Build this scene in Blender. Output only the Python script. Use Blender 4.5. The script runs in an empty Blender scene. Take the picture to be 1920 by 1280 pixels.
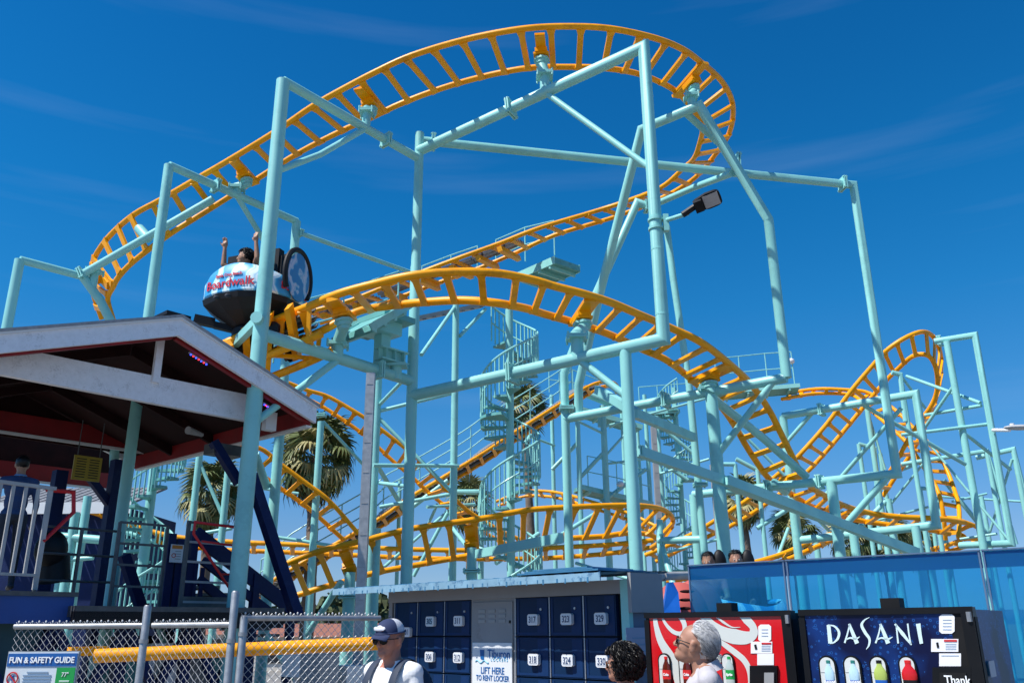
import bpy, bmesh, math, random
from mathutils import Vector, Matrix, noise
random.seed(7)
R = math.radians
scn = bpy.context.scene
C = scn.collection
# ------------------------------------------------------------------ camera
CH, FPX, TILT, ROLL = 1.72, 1600.0, R(18.5), 0.0085
_r0 = Vector((1, 0, 0)); _f = Vector((0, math.cos(TILT), math.sin(TILT))); _u0 = Vector((0, -math.sin(TILT), math.cos(TILT)))
_r = _r0*math.cos(ROLL) - _u0*math.sin(ROLL)
_u = _u0*math.cos(ROLL) + _r0*math.sin(ROLL)
CAM = Vector((0, 0, CH))
cd = bpy.data.cameras.new('camera'); co = bpy.data.objects.new('camera', cd); C.objects.link(co)
cd.sensor_width = 36; cd.lens = FPX/1920*36; cd.clip_start = .05; cd.clip_end = 8000
mw = Matrix((( _r.x, _u.x, -_f.x, 0), (_r.y, _u.y, -_f.y, 0), (_r.z, _u.z, -_f.z, CH), (0, 0, 0, 1)))
co.matrix_world = mw
scn.camera = co
# ------------------------------------------------------------------ sky and sun
SUN_EL = R(56); SUN_AZ = math.atan2(-.88, -.47)       # from +Y towards +X
w = bpy.data.worlds.new('World'); scn.world = w; w.use_nodes = True
nt = w.node_tree; nd = nt.nodes; lk = nt.links
bg = nd['Background']
sky = nd.new('ShaderNodeTexSky'); sky.sky_type = 'NISHITA'; sky.sun_disc = False
sky.sun_elevation = SUN_EL; sky.sun_rotation = SUN_AZ % (2*math.pi)
sky.air_density = 1.0; sky.dust_density = .1; sky.ozone_density = 1.5; sky.altitude = 0
# deep clear-day colour by elevation (continues unchanged above the frame and all round)
hs = nd.new('ShaderNodeMixRGB'); hs.blend_type = 'MULTIPLY'; hs.inputs['Fac'].default_value = 1
_tc = nd.new('ShaderNodeTexCoord'); _sx = nd.new('ShaderNodeSeparateXYZ'); _rp = nd.new('ShaderNodeValToRGB'); _e = _rp.color_ramp.elements
_e[0].position = 0; _e[0].color = (.36, .49, .84, 1); _e[1].position = .64; _e[1].color = (.03, .55, .97, 1)
for _p, _c in ((.10, (.33, .51, .77)), (.20, (.21, .59, .89)), (.34, (.08, .62, .98)), (.45, (.045, .61, 1.0))):
    _x = _e.new(_p); _x.color = _c+(1,)
lk.new(_tc.outputs['Generated'], _sx.inputs[0]); lk.new(_sx.outputs['Z'], _rp.inputs[0]); lk.new(_rp.outputs[0], hs.inputs['Color2'])
lk.new(sky.outputs[0], hs.inputs['Color1'])
# thin cirrus streaks
tc = nd.new('ShaderNodeTexCoord'); mp = nd.new('ShaderNodeMapping')
mp.inputs['Rotation'].default_value = (0, R(32), 0); mp.inputs['Scale'].default_value = (1.1, 1.0, 15.0)
nz = nd.new('ShaderNodeTexNoise'); nz.inputs['Scale'].default_value = 1.6; nz.inputs['Detail'].default_value = 5; nz.inputs['Roughness'].default_value = .5
cr = nd.new('ShaderNodeValToRGB'); cr.color_ramp.elements[0].position = .56; cr.color_ramp.elements[1].position = .80
cr.color_ramp.elements[1].color = (.09, .09, .09, 1)
mx = nd.new('ShaderNodeMixRGB'); mx.inputs['Color2'].default_value = (3.0, 4.0, 6.0, 1)
lk.new(tc.outputs['Generated'], mp.inputs['Vector']); lk.new(mp.outputs[0], nz.inputs['Vector']); lk.new(nz.outputs['Fac'], cr.inputs[0])
lk.new(cr.outputs[0], mx.inputs['Fac']); lk.new(hs.outputs[0], mx.inputs['Color1']); lk.new(mx.outputs[0], bg.inputs['Color'])
bg.inputs['Strength'].default_value = .11
sl = bpy.data.lights.new('sun', 'SUN'); sl.energy = 5.0; sl.angle = R(.53); sl.color = (1, .955, .88)
so = bpy.data.objects.new('sun', sl); C.objects.link(so); so.location = (-20, -10, 30)
sd = Vector((math.sin(SUN_AZ)*math.cos(SUN_EL), math.cos(SUN_AZ)*math.cos(SUN_EL), math.sin(SUN_EL)))
so.rotation_euler = sd.to_track_quat('Z', 'Y').to_euler()
scn.view_settings.view_transform = 'Standard'; scn.view_settings.look = 'None'
scn.view_settings.exposure = 0.35; scn.view_settings.gamma = 1
# ------------------------------------------------------------------ pixel helpers (photo pixels 1920x1280)
def ray(px, py):
    return _f + _r*((px-960)/FPX) + _u*((640-py)/FPX)
def P(px, py, Y):
    d = ray(px, py); return CAM + d*(Y/d.y)
def PZ(px, py, z):
    d = ray(px, py); return CAM + d*((z-CH)/d.z)
def PX(p):
    d = Vector(p)-CAM; t = d.dot(_f); return (960+FPX*d.dot(_r)/t, 640-FPX*d.dot(_u)/t)
def PL(px, py, o, n):
    d = ray(px, py); n = Vector(n); return CAM + d*((Vector(o)-CAM).dot(n)/d.dot(n))
# ------------------------------------------------------------------ materials
def mat(name, col, rough=.5, metal=0, var=.08, scale=6, bump=0, spec=.5, dirt=0, dirtcol=None, coat=0, bscale=None):
    m = bpy.data.materials.new(name); m.use_nodes = True
    n = m.node_tree.nodes; l = m.node_tree.links; b = n['Principled BSDF']
    b.inputs['Roughness'].default_value = rough; b.inputs['Metallic'].default_value = metal
    b.inputs['Specular IOR Level'].default_value = spec; b.inputs['Coat Weight'].default_value = coat
    g = n.new('ShaderNodeNewGeometry')
    t = n.new('ShaderNodeTexNoise'); t.inputs['Scale'].default_value = scale; t.inputs['Detail'].default_value = 6
    l.new(g.outputs['Position'], t.inputs['Vector'])
    r = n.new('ShaderNodeValToRGB'); r.color_ramp.elements[0].position = .3; r.color_ramp.elements[1].position = .7
    lo = tuple(c*(1-var) for c in col)+(1,); hi = tuple(min(1, c*(1+var)) for c in col)+(1,)
    r.color_ramp.elements[0].color = lo; r.color_ramp.elements[1].color = hi
    l.new(t.outputs['Fac'], r.inputs[0]); out = r.outputs[0]
    if dirt > 0:
        t2 = n.new('ShaderNodeTexNoise'); t2.inputs['Scale'].default_value = scale*2.7; t2.inputs['Detail'].default_value = 9; t2.inputs['Roughness'].default_value = .7
        l.new(g.outputs['Position'], t2.inputs['Vector'])
        r2 = n.new('ShaderNodeValToRGB'); r2.color_ramp.elements[0].position = .60-.1*dirt; r2.color_ramp.elements[1].position = .66
        r2.color_ramp.elements[0].color = (0, 0, 0, 1); r2.color_ramp.elements[1].color = (min(1, dirt*1.5),)*3+(1,)
        t4 = n.new('ShaderNodeTexNoise'); t4.inputs['Scale'].default_value = scale*.35; t4.inputs['Detail'].default_value = 3; l.new(g.outputs['Position'], t4.inputs['Vector'])
        ma = n.new('ShaderNodeMath'); ma.operation = 'MULTIPLY_ADD'; ma.inputs[1].default_value = .75; l.new(t4.outputs['Fac'], ma.inputs[0]); ms_ = n.new('ShaderNodeMath'); ms_.operation = 'MULTIPLY_ADD'; ms_.inputs[1].default_value = 1.; ms_.inputs[2].default_value = -.375
        l.new(t2.outputs['Fac'], ms_.inputs[0]); l.new(ms_.outputs[0], ma.inputs[2]); l.new(ma.outputs[0], r2.inputs[0])
        x = n.new('ShaderNodeMixRGB'); x.inputs['Color2'].default_value = tuple(dirtcol or (.08, .07, .06))+(1,)
        l.new(r2.outputs[0], x.inputs['Fac']); l.new(out, x.inputs['Color1']); out = x.outputs[0]
    l.new(out, b.inputs['Base Color'])
    if var:
        mr = n.new('ShaderNodeMapRange'); mr.inputs['To Min'].default_value = max(0, rough-.08); mr.inputs['To Max'].default_value = min(1, rough+.1)
        l.new(t.outputs['Fac'], mr.inputs['Value']); l.new(mr.outputs[0], b.inputs['Roughness'])
    if bump:
        t3 = n.new('ShaderNodeTexNoise'); t3.inputs['Scale'].default_value = bscale or scale*8; t3.inputs['Detail'].default_value = 5
        l.new(g.outputs['Position'], t3.inputs['Vector'])
        bp = n.new('ShaderNodeBump'); bp.inputs['Strength'].default_value = bump; bp.inputs['Distance'].default_value = .02
        l.new(t3.outputs['Fac'], bp.inputs['Height']); l.new(bp.outputs[0], b.inputs['Normal'])
    return m
def emit(name, col, s):
    m = bpy.data.materials.new(name); m.use_nodes = True; b = m.node_tree.nodes['Principled BSDF']
    b.inputs['Base Color'].default_value = col+(1,); b.inputs['Emission Color'].default_value = col+(1,); b.inputs['Emission Strength'].default_value = s
    return m
TEAL = mat('teal_paint', (.265, .61, .585), .38, var=.09, scale=1.3, dirt=.22, dirtcol=(.17, .42, .41), bump=.03, bscale=30)
TEALD = mat('teal_paint_worn', (.13, .40, .39), .5, var=.1, scale=2, dirt=.3, dirtcol=(.06, .2, .2))
YEL = mat('yellow_paint', (.92, .365, .002), .36, spec=.3, var=.10, scale=1.6, dirt=.25, dirtcol=(.42, .16, .012), bump=.03, bscale=30)
NAVY = mat('navy_paint', (.004, .014, .075), .6, spec=.25, var=.15, scale=4, dirt=.12, dirtcol=(.03, .06, .14))
WHITE = mat('weathered_white_board', (.80, .81, .85), .6, var=.05, scale=16, dirt=.14, dirtcol=(.16, .14, .13), bump=.15, bscale=60)
WH = mat('white_paint', (.74, .75, .76), .5, var=.03)
RED = mat('dark_red_paint', (.24, .006, .008), .55, var=.15, scale=4)
BRED = mat('bright_red_paint', (.55, .01, .015), .4, var=.05)
BLACK = mat('black_plastic', (.009, .009, .011), .5, spec=.25, var=.2, scale=8)
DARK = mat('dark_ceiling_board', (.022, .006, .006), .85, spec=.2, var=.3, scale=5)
GALV = mat('galvanised_steel', (.36, .37, .38), .45, metal=.6, var=.15, scale=14, bump=.05)
GREY = mat('grey_metal_paint', (.30, .31, .32), .5, var=.08, scale=5)
STEEL = mat('dark_steel', (.09, .095, .10), .5, metal=.5, var=.2, scale=10)
CONC = mat('grey_concrete', (.21, .20, .185), .85, var=.15, scale=.8, dirt=.2, dirtcol=(.16, .15, .14), bump=.3, bscale=40)
# ------------------------------------------------------------------ mesh builder
class MB:
    def __init__(s): s.v = []; s.f = []; s.m = []; s.mi = 0
    def add(s, vs, fs):
        k = len(s.v); s.v += [Vector(a) for a in vs]; s.f += [tuple(i+k for i in f) for f in fs]; s.m += [s.mi]*len(fs); return s
    def tube(s, pts, r, n=14, caps=True, closed=False):
        pts = [Vector(p) for p in pts]; N = len(pts)
        rad = r if hasattr(r, '__len__') else [r]*N
        t0 = (pts[1]-pts[0]).normalized()
        up = Vector((0, 0, 1)) if abs(t0.z) < .9 else Vector((1, 0, 0))
        x = t0.cross(up).normalized(); prev = t0; vs = []
        for i, p in enumerate(pts):
            if closed: a = (p-pts[i-1]).normalized(); b = (pts[(i+1) % N]-p).normalized()
            else:
                a = (p-pts[i-1]).normalized() if i else t0
                b = (pts[i+1]-p).normalized() if i < N-1 else a
            # carry x along the incoming direction
            q = prev.rotation_difference(a); x = q @ x; x = (x - a*x.dot(a)).normalized(); y = a.cross(x)
            nb = (a+b).normalized() if (a+b).length > 1e-6 else a
            for k in range(n):
                c = x*math.cos(2*math.pi*k/n)+y*math.sin(2*math.pi*k/n)
                c = c*rad[i]
                dn = a.dot(nb)
                if dn < .999999 and dn > .3: c = c - a*(c.dot(nb)/dn)
                vs.append(p+c)
            q = a.rotation_difference(b); x = q @ x; prev = b
        fs = []
        for i in range(N if closed else N-1):
            for k in range(n):
                a = i*n+k; b = i*n+(k+1) % n; j = ((i+1) % N)*n
                fs.append((a, b, j+(k+1) % n, j+k))
        if caps and not closed: fs.append(tuple(range(n))[::-1]); fs.append(tuple((N-1)*n+k for k in range(n)))
        return s.add(vs, fs)
    def box(s, c, x, y, z):
        c = Vector(c); x = Vector(x)/2; y = Vector(y)/2; z = Vector(z)/2
        vs = [c+x*i+y*j+z*k for k in (-1, 1) for j in (-1, 1) for i in (-1, 1)]
        fs = [(0, 2, 3, 1), (4, 5, 7, 6), (0, 1, 5, 4), (2, 6, 7, 3), (0, 4, 6, 2), (1, 3, 7, 5)]
        if x.cross(y).dot(z) < 0: fs = [f[::-1] for f in fs]
        return s.add(vs, fs)
    def abox(s, c, sx, sy, sz): return s.box(c, (sx, 0, 0), (0, sy, 0), (0, 0, sz))
    def bar(s, a, b, w, h, up=(0, 0, 1)):
        a = Vector(a); b = Vector(b); d = b-a; u = Vector(up); x = d.cross(u)
        if x.length < 1e-4: x = d.cross(Vector((1, 0, 0)))
        x.normalize(); u = x.cross(d).normalized()
        return s.box((a+b)/2, d, x*w, u*h)
    def disc(s, c, nrm, r, h, n=12):
        nrm = Vector(nrm).normalized(); return s.tube([Vector(c)-nrm*h/2, Vector(c)+nrm*h/2], r, n)
    def prism(s, pts, d):
        pts = [Vector(p) for p in pts]; d = Vector(d); n = len(pts)
        nn = sum(((pts[i]-pts[0]).cross(pts[(i+1) % n]-pts[0]) for i in range(n)), Vector())
        if nn.dot(d) < 0: pts = pts[::-1]
        fs = [tuple(range(n))[::-1], tuple(range(n, 2*n))]+[(i, (i+1) % n, n+(i+1) % n, n+i) for i in range(n)]
        return s.add(pts+[p+d for p in pts], fs)
    def grid(s, rows, closed=False):
        n = len(rows[0]); k = [p for r in rows for p in r]
        fs = [(i*n+j, i*n+(j+1) % n, (i+1)*n+(j+1) % n, (i+1)*n+j) for i in range(len(rows)-1) for j in range(n if closed else n-1)]
        return s.add(k, fs)
    def ellipsoid(s, c, r, nu=16, nv=10, rot=None, fn=None):
        c = Vector(c); rows = []
        for i in range(nv+1):
            th = math.pi*i/nv; row = []
            for j in range(nu):
                ph = 2*math.pi*j/nu
                d = Vector((math.sin(th)*math.cos(ph), math.sin(th)*math.sin(ph), math.cos(th)))
                q = Vector((d.x*r[0], d.y*r[1], d.z*r[2]))
                if fn: q = q*fn(d)
                if rot: q = rot @ q
                row.append(c+q)
            rows.append(row)
        return s.grid(rows, True)
WM = {}
def obj(name, mb, m, parent=None, local=False, smooth=True, ang=40, **props):
    me = bpy.data.meshes.new(name)
    vs = mb.v
    if parent is not None and not local:
        inv = WM[parent.name].inverted(); vs = [inv @ p for p in vs]
    me.from_pydata([tuple(p) for p in vs], [], mb.f)
    ms = m if isinstance(m, (list, tuple)) else [m]
    for x in ms: me.materials.append(x)
    if len(ms) > 1: me.polygons.foreach_set('material_index', mb.m)
    me.polygons.foreach_set('use_smooth', [bool(smooth)]*len(me.polygons))
    if smooth: me.set_sharp_from_angle(angle=R(ang))
    me.update()
    o = bpy.data.objects.new(name, me); C.objects.link(o)
    if parent is not None: o.parent = parent; WM[o.name] = WM[parent.name]
    else: WM[o.name] = Matrix()
    for k, v in props.items(): o[k] = v
    return o
def inst(name, me, parent, M, **props):
    o = bpy.data.objects.new(name, me); C.objects.link(o); o.parent = parent
    o.matrix_local = WM[parent.name].inverted() @ M
    WM[o.name] = M
    for k, v in props.items(): o[k] = v
    return o
def thing(name, label, cat, loc=(0, 0, 0), rot=0, group=None):
    o = bpy.data.objects.new(name, None); C.objects.link(o); o.empty_display_size = .2
    o.location = loc; o.rotation_euler = (0, 0, rot); o['label'] = label; o['category'] = cat
    if group: o['group'] = group
    WM[o.name] = Matrix.Translation(Vector(loc)) @ Matrix.Rotation(rot, 4, 'Z')
    return o
def base(p): return (p[0], p[1], 0)
def textmesh(txt, size, m, parent, M, name='lettering', ext=.0015, align='CENTER', sx=1, bold=0):
    cu = bpy.data.curves.new(name, 'FONT'); cu.body = txt; cu.size = size; cu.extrude = ext; cu.align_x = align; cu.align_y = 'CENTER'; cu.offset = bold
    cu.resolution_u = 3
    t = bpy.data.objects.new(name, cu); C.objects.link(t)
    dg = bpy.context.evaluated_depsgraph_get(); me = bpy.data.meshes.new_from_object(t.evaluated_get(dg))
    bpy.data.objects.remove(t); bpy.data.curves.remove(cu)
    me.materials.clear(); me.materials.append(m)
    for v in me.vertices: v.co.x *= sx
    return inst(name, me, parent, M)
def catmull(ps, per=6):
    out = []; n = len(ps)
    for i in range(n-1):
        p0 = ps[max(0, i-1)]; p1 = ps[i]; p2 = ps[i+1]; p3 = ps[min(n-1, i+2)]
        if i == 0: p0 = p1*2-p2
        if i == n-2: p3 = p2*2-p1
        # centripetal-ish
        for k in range(per):
            t = k/per
            out.append(.5*((2*p1)+(p2-p0)*t+(2*p0-5*p1+4*p2-p3)*t*t+(3*p1-p0-3*p2+p3)*t**3))
    out.append(ps[-1].copy()); return out
# ------------------------------------------------------------------ unit cross tie (x = length, y = along the track, z = normal)
def tie_mesh(wd, th, flare):
    b = MB(); h = th/2; w = wd/2; f = wd/2*flare
    prof = [(-.5, f), (-.38, w), (.38, w), (.5, f)]
    vs = []; fs = []
    for x, a in prof: vs += [(x, -a, -h), (x, a, -h), (x, a, h), (x, -a, h)]
    for i in range(3):
        k = i*4
        for j in range(4): fs.append((k+j, k+(j+1) % 4, k+4+(j+1) % 4, k+4+j))
    fs += [(3, 2, 1, 0), (12, 13, 14, 15)]
    b.add(vs, [f[::-1] for f in fs]); me = bpy.data.meshes.new('cross_tie')
    me.from_pydata([tuple(v) for v in b.v], [], b.f); me.materials.append(YEL); return me
TIE = tie_mesh(.105, .05, 1.5); TIEW = tie_mesh(.30, .10, 1.15)
TRACKS = {}
def track(name, label, rows, gauge=1.15, rr=.056, spacing=.50, per=5, wides=(), group='roller coaster track sections', isY=False, drop=.05, flip=1, tend=True):
    """rows: (ax, ay, z or Y of rail A, bx, by); rail B is put at the gauge from A along its own sight line, square to the track"""
    A = []; 
    for r_ in rows:
        A.append(P(r_[0], r_[1], r_[2]) if isY else PZ(r_[0], r_[1], r_[2]))
    n = len(A); S = []
    for i, r_ in enumerate(rows):
        T = (A[min(n-1, i+1)]-A[max(0, i-1)]).normalized(); best = None
        for k in range(-130, 131):
            s = k*.01*gauge; B = P(r_[3], r_[4], A[i].y+s); d = B-A[i]
            c = (d.length-gauge)**2 + .7*(d.dot(T))**2 + (.02 if s*flip < 0 else 0)
            if best is None or c < best[0]: best = (c, s)
        S.append(best[1])
    for _ in range(3):
        S = [S[0]]+[(S[i-1]+2*S[i]+S[i+1])/4 for i in range(1, n-1)]+[S[-1]]
    B = [P(r_[3], r_[4], A[i].y+S[i]) for i, r_ in enumerate(rows)]
    CA = catmull(A, per); CB = catmull(B, per)
    mid = (CA[len(CA)//2]+CB[len(CB)//2])/2
    th = thing(name, label, 'coaster track', base(mid), 0, group)
    obj('rail', MB().tube(CA, rr, 12), YEL, th); obj('rail', MB().tube(CB, rr, 12), YEL, th)
    # ties
    L = [0]; 
    for i in range(1, len(CA)): L.append(L[-1]+(((CA[i]+CB[i])-(CA[i-1]+CB[i-1]))/2).length)
    k = 0; s = spacing*.5; idx = 0; ties = []
    while s < L[-1]:
        while L[idx+1] < s: idx += 1
        f = (s-L[idx])/max(1e-6, L[idx+1]-L[idx])
        a = CA[idx].lerp(CA[idx+1], f); b = CB[idx].lerp(CB[idx+1], f); t = ((CA[idx+1]+CB[idx+1])-(CA[idx]+CB[idx])).normalized()
        x = (b-a); ln = x.length; x = x/ln; z = x.cross(t).normalized()
        if z.z < 0: z = -z
        y = z.cross(x).normalized()
        c = (a+b)/2 - z*drop
        wide = False
        M = Matrix((( x.x*ln, y.x, z.x, c.x), (x.y*ln, y.y, z.y, c.y), (x.z*ln, y.z, z.z, c.z), (0, 0, 0, 1)))
        inst('cross_tie', TIEW if wide else TIE, th, M); k += 1; s += spacing
    TRACKS[name] = (th, CA, CB, L)
    return th, CA, CB
def nearest(tr, p, by='px'):
    """centre, across and along vectors of the track sample whose picture position is nearest to pixel p"""
    _, CA, CB = tr; best = None
    for i in range(len(CA)-1):
        c = (CA[i]+CB[i])/2; q = PX(c); d = (q[0]-p[0])**2+(q[1]-p[1])**2
        if best is None or d < best[0]: best = (d, i)
    i = best[1]; c = (CA[i]+CB[i])/2; x = (CB[i]-CA[i]).normalized(); t = (CA[i+1]-CA[i]).normalized()
    z = x.cross(t).normalized(); z = z if z.z > 0 else -z
    return c, x, z.cross(x).normalized(), z
def saddle(tr, p):
    """yellow bolted bracket under the track; returns the point where a post meets it"""
    c, x, y, z = nearest(tr, p)
    b = MB(); b.box(c-z*.07, x*.94, y*.18, z*.06); b.box(c-z*.14, x*.32, y*.22, z*.08); b.box(c-z*.20, x*.28, y*.28, z*.04)
    obj('saddle_bracket', b, YEL, tr[0], smooth=False)
    return c-z*.24, z
def post(fr, top, foot, r=.11, z=None):
    """teal post between a beam and a track saddle, with its collar, bolted flange plates"""
    r *= .78; top = Vector(top); foot = Vector(foot); d = (top-foot)
    u = d.normalized() if z is None else z
    obj('track_post', MB().tube([foot, foot+Vector((0, 0, d.z*.55)), top-u*.1, top], r), TEAL, fr)
    b = MB(); b.disc(top-u*.03, u, r*1.6, .04, 8); b.disc(top-u*.08, u, r*1.25, .07, 14)
    obj('collar', b, TEAL, fr)
    m = foot+Vector((0, 0, d.z*.5)); b = MB(); b.abox(m, r*3.3, r*3.3, .024); b.abox(m-Vector((0, 0, .03)), r*3.3, r*3.3, .024)
    for i in (-1, 1):
        for j in (-1, 1): b.disc(m+Vector((i*r*1.45, j*r*1.45, -.02)), (0, 0, 1), .02, .13, 6)
    obj('flange_plate', b, TEAL, fr)
def clamp(fr, p, d, r):
    """bolted pair of flange plates round a pipe"""
    r *= .8; p = Vector(p); d = Vector(d).normalized(); b = MB()
    x = d.cross(Vector((0, 0, 1))); x = x.normalized() if x.length > .01 else Vector((1, 0, 0)); y = d.cross(x)
    for q in (-.022, .022): b.box(p+d*q, d*.026, x*r*3.0, y*r*3.0)
    for i in (-1, 1):
        for j in (-1, 1): b.disc(p+(x*i+y*j)*r*1.25, d, .017, .11, 6)
    obj('bolted_flange', b, TEAL, fr)
def pipe(fr, pts, r, name='beam', n=16, m=None):
    return obj(name, MB().tube(pts, r*.76, n), m or TEAL, fr)
def column(fr, top, r, name='column', z0=0):
    r *= .78; top = Vector(top); b = MB().tube([(top.x, top.y, z0), tuple(top)], [r*1.12, r], 16)
    if z0 == 0: b.abox((top.x, top.y, .02), r*3.4, r*3.4, .04)
    o = obj(name, b, TEAL, fr)
    if top.z > 5:
        zz = top.z*.45; b = MB().disc((top.x, top.y, zz), (0, 0, 1), r*1.07, .05, 16); obj('weld_ring', b, TEAL, fr)
    return o
def lerp(a, b, f): return Vector(a).lerp(Vector(b), f)
def on(a, b, px):
    """point of segment a-b whose picture x is px"""
    lo, hi = 0., 1.; s = PX(a)[0] < PX(b)[0]
    for _ in range(30):
        m = (lo+hi)/2; x = PX(lerp(a, b, m))[0]
        if (x < px) == s: lo = m
        else: hi = m
    return lerp(a, b, (lo+hi)/2)
# ================================================================== SETTING
g = MB(); g.add([(-3000, -300, 0), (3000, -300, 0), (3000, 5000, 0), (-3000, 5000, 0)], [(0, 1, 2, 3)])
obj('ground', g, CONC, kind='structure', label='pale grey concrete ground of the park')
HILL = mat('distant_hill', (.07, .13, .19), .95, var=.12, scale=.01)
b = MB(); rows = []
for j, dz in enumerate((0, .55, .9, 1)):
    rows.append([Vector((x*60, 1500+j*160, dz*(26+26*noise.noise(Vector((x*.13, 3, 0)))+8*noise.noise(Vector((x*.6, 9, 0)))))) for x in range(-30, 31)])
b.grid(rows); obj('hills', b, HILL, kind='structure', label='low blue hills on the horizon')

# ================================================================== TRACKS
T1 = track('roller_coaster_track', 'highest orange ladder track sweeping from the left over the top and round the right turn', [
 (191, 598, 8.2, 212, 600), (174, 545, 8.7, 202, 561), (174, 495, 9.1, 212, 538), (190, 462, 9.3, 222, 520), (218, 430, 9.5, 245, 495),
 (255, 400, 9.6, 285, 463), (299, 376, 9.8, 329, 432), (356, 343, 10., 392, 393), (437, 296, 10.3, 477, 339), (517, 247, 10.6, 560, 287),
 (584, 201, 10.9, 640, 246), (640, 169, 11.1, 690, 224), (707, 134, 11.3, 751, 195), (774, 104, 11.5, 828, 166), (875, 74, 11.7, 910, 143),
 (976, 55, 11.7, 990, 128), (1060, 50, 11.7, 1060, 126), (1144, 54, 11.7, 1130, 128), (1228, 72, 11.75, 1190, 137), (1280, 93, 11.8, 1234, 153),
 (1315, 118, 11.9, 1268, 172), (1352, 151, 12., 1295, 200), (1372, 188, 12., 1312, 226), (1374, 222, 12., 1317, 243), (1365, 255, 12., 1313, 265),
 (1342, 289, 12., 1302, 296), (1308, 329, 12., 1281, 316), (1275, 353, 11.95, 1248, 346), (1243, 370, 11.9, 1214, 363), (1195, 391, 11.8, 1164, 381),
 (1140, 411, 11.6, 1110, 398), (1040, 441, 11.3, 1010, 428), (967, 474, 11., 935, 457), (900, 502, 10.7, 860, 484), (800, 538, 10.3, 760, 522),
 (700, 575, 9.9, 660, 562), (600, 606, 9.5, 560, 590)], wides=(.33, .45, .56), flip=1)
T2 = track('roller_coaster_track', 'thick orange ladder track arching across the middle above the lower teal beams', [
 (400, 655, 5.9, 400, 700), (430, 640, 6.1, 440, 690), (510, 603, 6.4, 505, 662), (580, 574, 6.5, 600, 622), (635, 551, 6.6, 669, 585), (700, 533, 6.7, 728, 574),
 (770, 517, 6.75, 790, 567), (850, 510, 6.8, 865, 563), (930, 512, 6.8, 930, 568), (1000, 525, 6.8, 985, 578), (1041, 537, 6.75, 1018, 588), (1095, 551, 6.7, 1065, 601),
 (1145, 567, 6.7, 1104, 613), (1195, 588, 6.65, 1150, 630), (1256, 614, 6.6, 1205, 655), (1320, 645, 6.4, 1256, 679), (1387, 699, 6.2, 1318, 730),
 (1416, 730, 6.1, 1350, 760), (1444, 772, 5.8, 1377, 797), (1466, 816, 5.4, 1400, 837), (1483, 850, 5.1, 1425, 875), (1500, 884, 4.8, 1447, 902),
 (1518, 910, 4.6, 1478, 922), (1545, 928, 4.5, 1522, 949), (1580, 946, 4.4, 1560, 960), (1625, 960, 4.3, 1600, 973), (1683, 968, 4.2, 1665, 983),
 (1762, 972, 4.15, 1737, 992), (1809, 979, 4.1, 1780, 1000)], wides=(.13, .41, .58), rr=.066, flip=1)
T9 = track('roller_coaster_track', 'thin yellow ladder track cresting behind the small loop and dropping at the far right', [
 (1470, 738, 28, 1466, 748), (1530, 729, 27.6, 1527, 738), (1594, 731, 27.2, 1590, 739), (1630, 737, 27, 1613, 750), (1673, 764, 26.5, 1640, 775),
 (1709, 798, 26, 1665, 797), (1748, 838, 25.5, 1701, 830), (1770, 869, 25, 1727, 868), (1788, 913, 24.5, 1752, 906), (1797, 945, 24, 1764, 938), (1799, 975, 23.6, 1770, 975), (1797, 1008, 23.4, 1773, 1011)],
 gauge=1.1, rr=.06, isY=True, flip=1, spacing=.42)
T10 = track('roller_coaster_track', 'orange ladder track climbing into the small raised loop on the right', [
 (1210, 1040, 27, 1230, 1052), (1253, 1022, 26.6, 1275, 1030), (1306, 996, 26, 1330, 1004), (1362, 962, 25.4, 1384, 978), (1409, 931, 24.8, 1437, 944), (1455, 892, 24.4, 1482, 910),
 (1490, 862, 24, 1520, 878), (1551, 794, 23.6, 1576, 815), (1594, 735, 23.2, 1624, 757), (1640, 681, 22.8, 1660, 715), (1666, 654, 22.5, 1683, 692), (1702, 631, 22.3, 1711, 668),
 (1732, 622, 22.5, 1736, 665), (1752, 634, 23, 1750, 678), (1763, 662, 23.5, 1757, 702), (1763, 705, 24, 1757, 730), (1755, 745, 24.4, 1748, 757), (1740, 785, 24.8, 1727, 788), (1722, 825, 25.2, 1702, 826),
 (1702, 860, 25.6, 1682, 862), (1678, 895, 26, 1660, 897), (1655, 930, 26.3, 1640, 925)], gauge=1.15, rr=.065, isY=True, flip=1, spacing=.40)
T3 = track('roller_coaster_track', 'yellow ladder track descending past the round palm towards the spiral stairs', [
 (537, 716, 22, 532, 727), (575, 731, 22.2, 568, 744), (619, 745, 22.4, 608, 764), (684, 783, 22.6, 668, 804), (712, 803, 22.8, 698, 828), (756, 837, 23, 738, 865),
 (800, 875, 23.2, 777, 898), (841, 922, 23.4, 812, 930), (869, 950, 23.6, 845, 955), (900, 972, 23.8, 878, 980), (950, 1000, 24, 935, 1012), (985, 1014, 24.2, 975, 1028)], gauge=1.05, rr=.055, isY=True, flip=1, spacing=.45)
T4 = track('roller_coaster_track', 'yellow ladder track dropping in front of the palms beside the station roof', [
 (428, 828, 20, 405, 838), (487, 840, 20.2, 462, 858), (525, 869, 20.4, 498, 895), (575, 906, 20.6, 548, 930), (619, 940, 20.8, 590, 962), (672, 1000, 21.2, 645, 1012)], gauge=1.1, rr=.055, isY=True, flip=1, spacing=.48)
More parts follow.
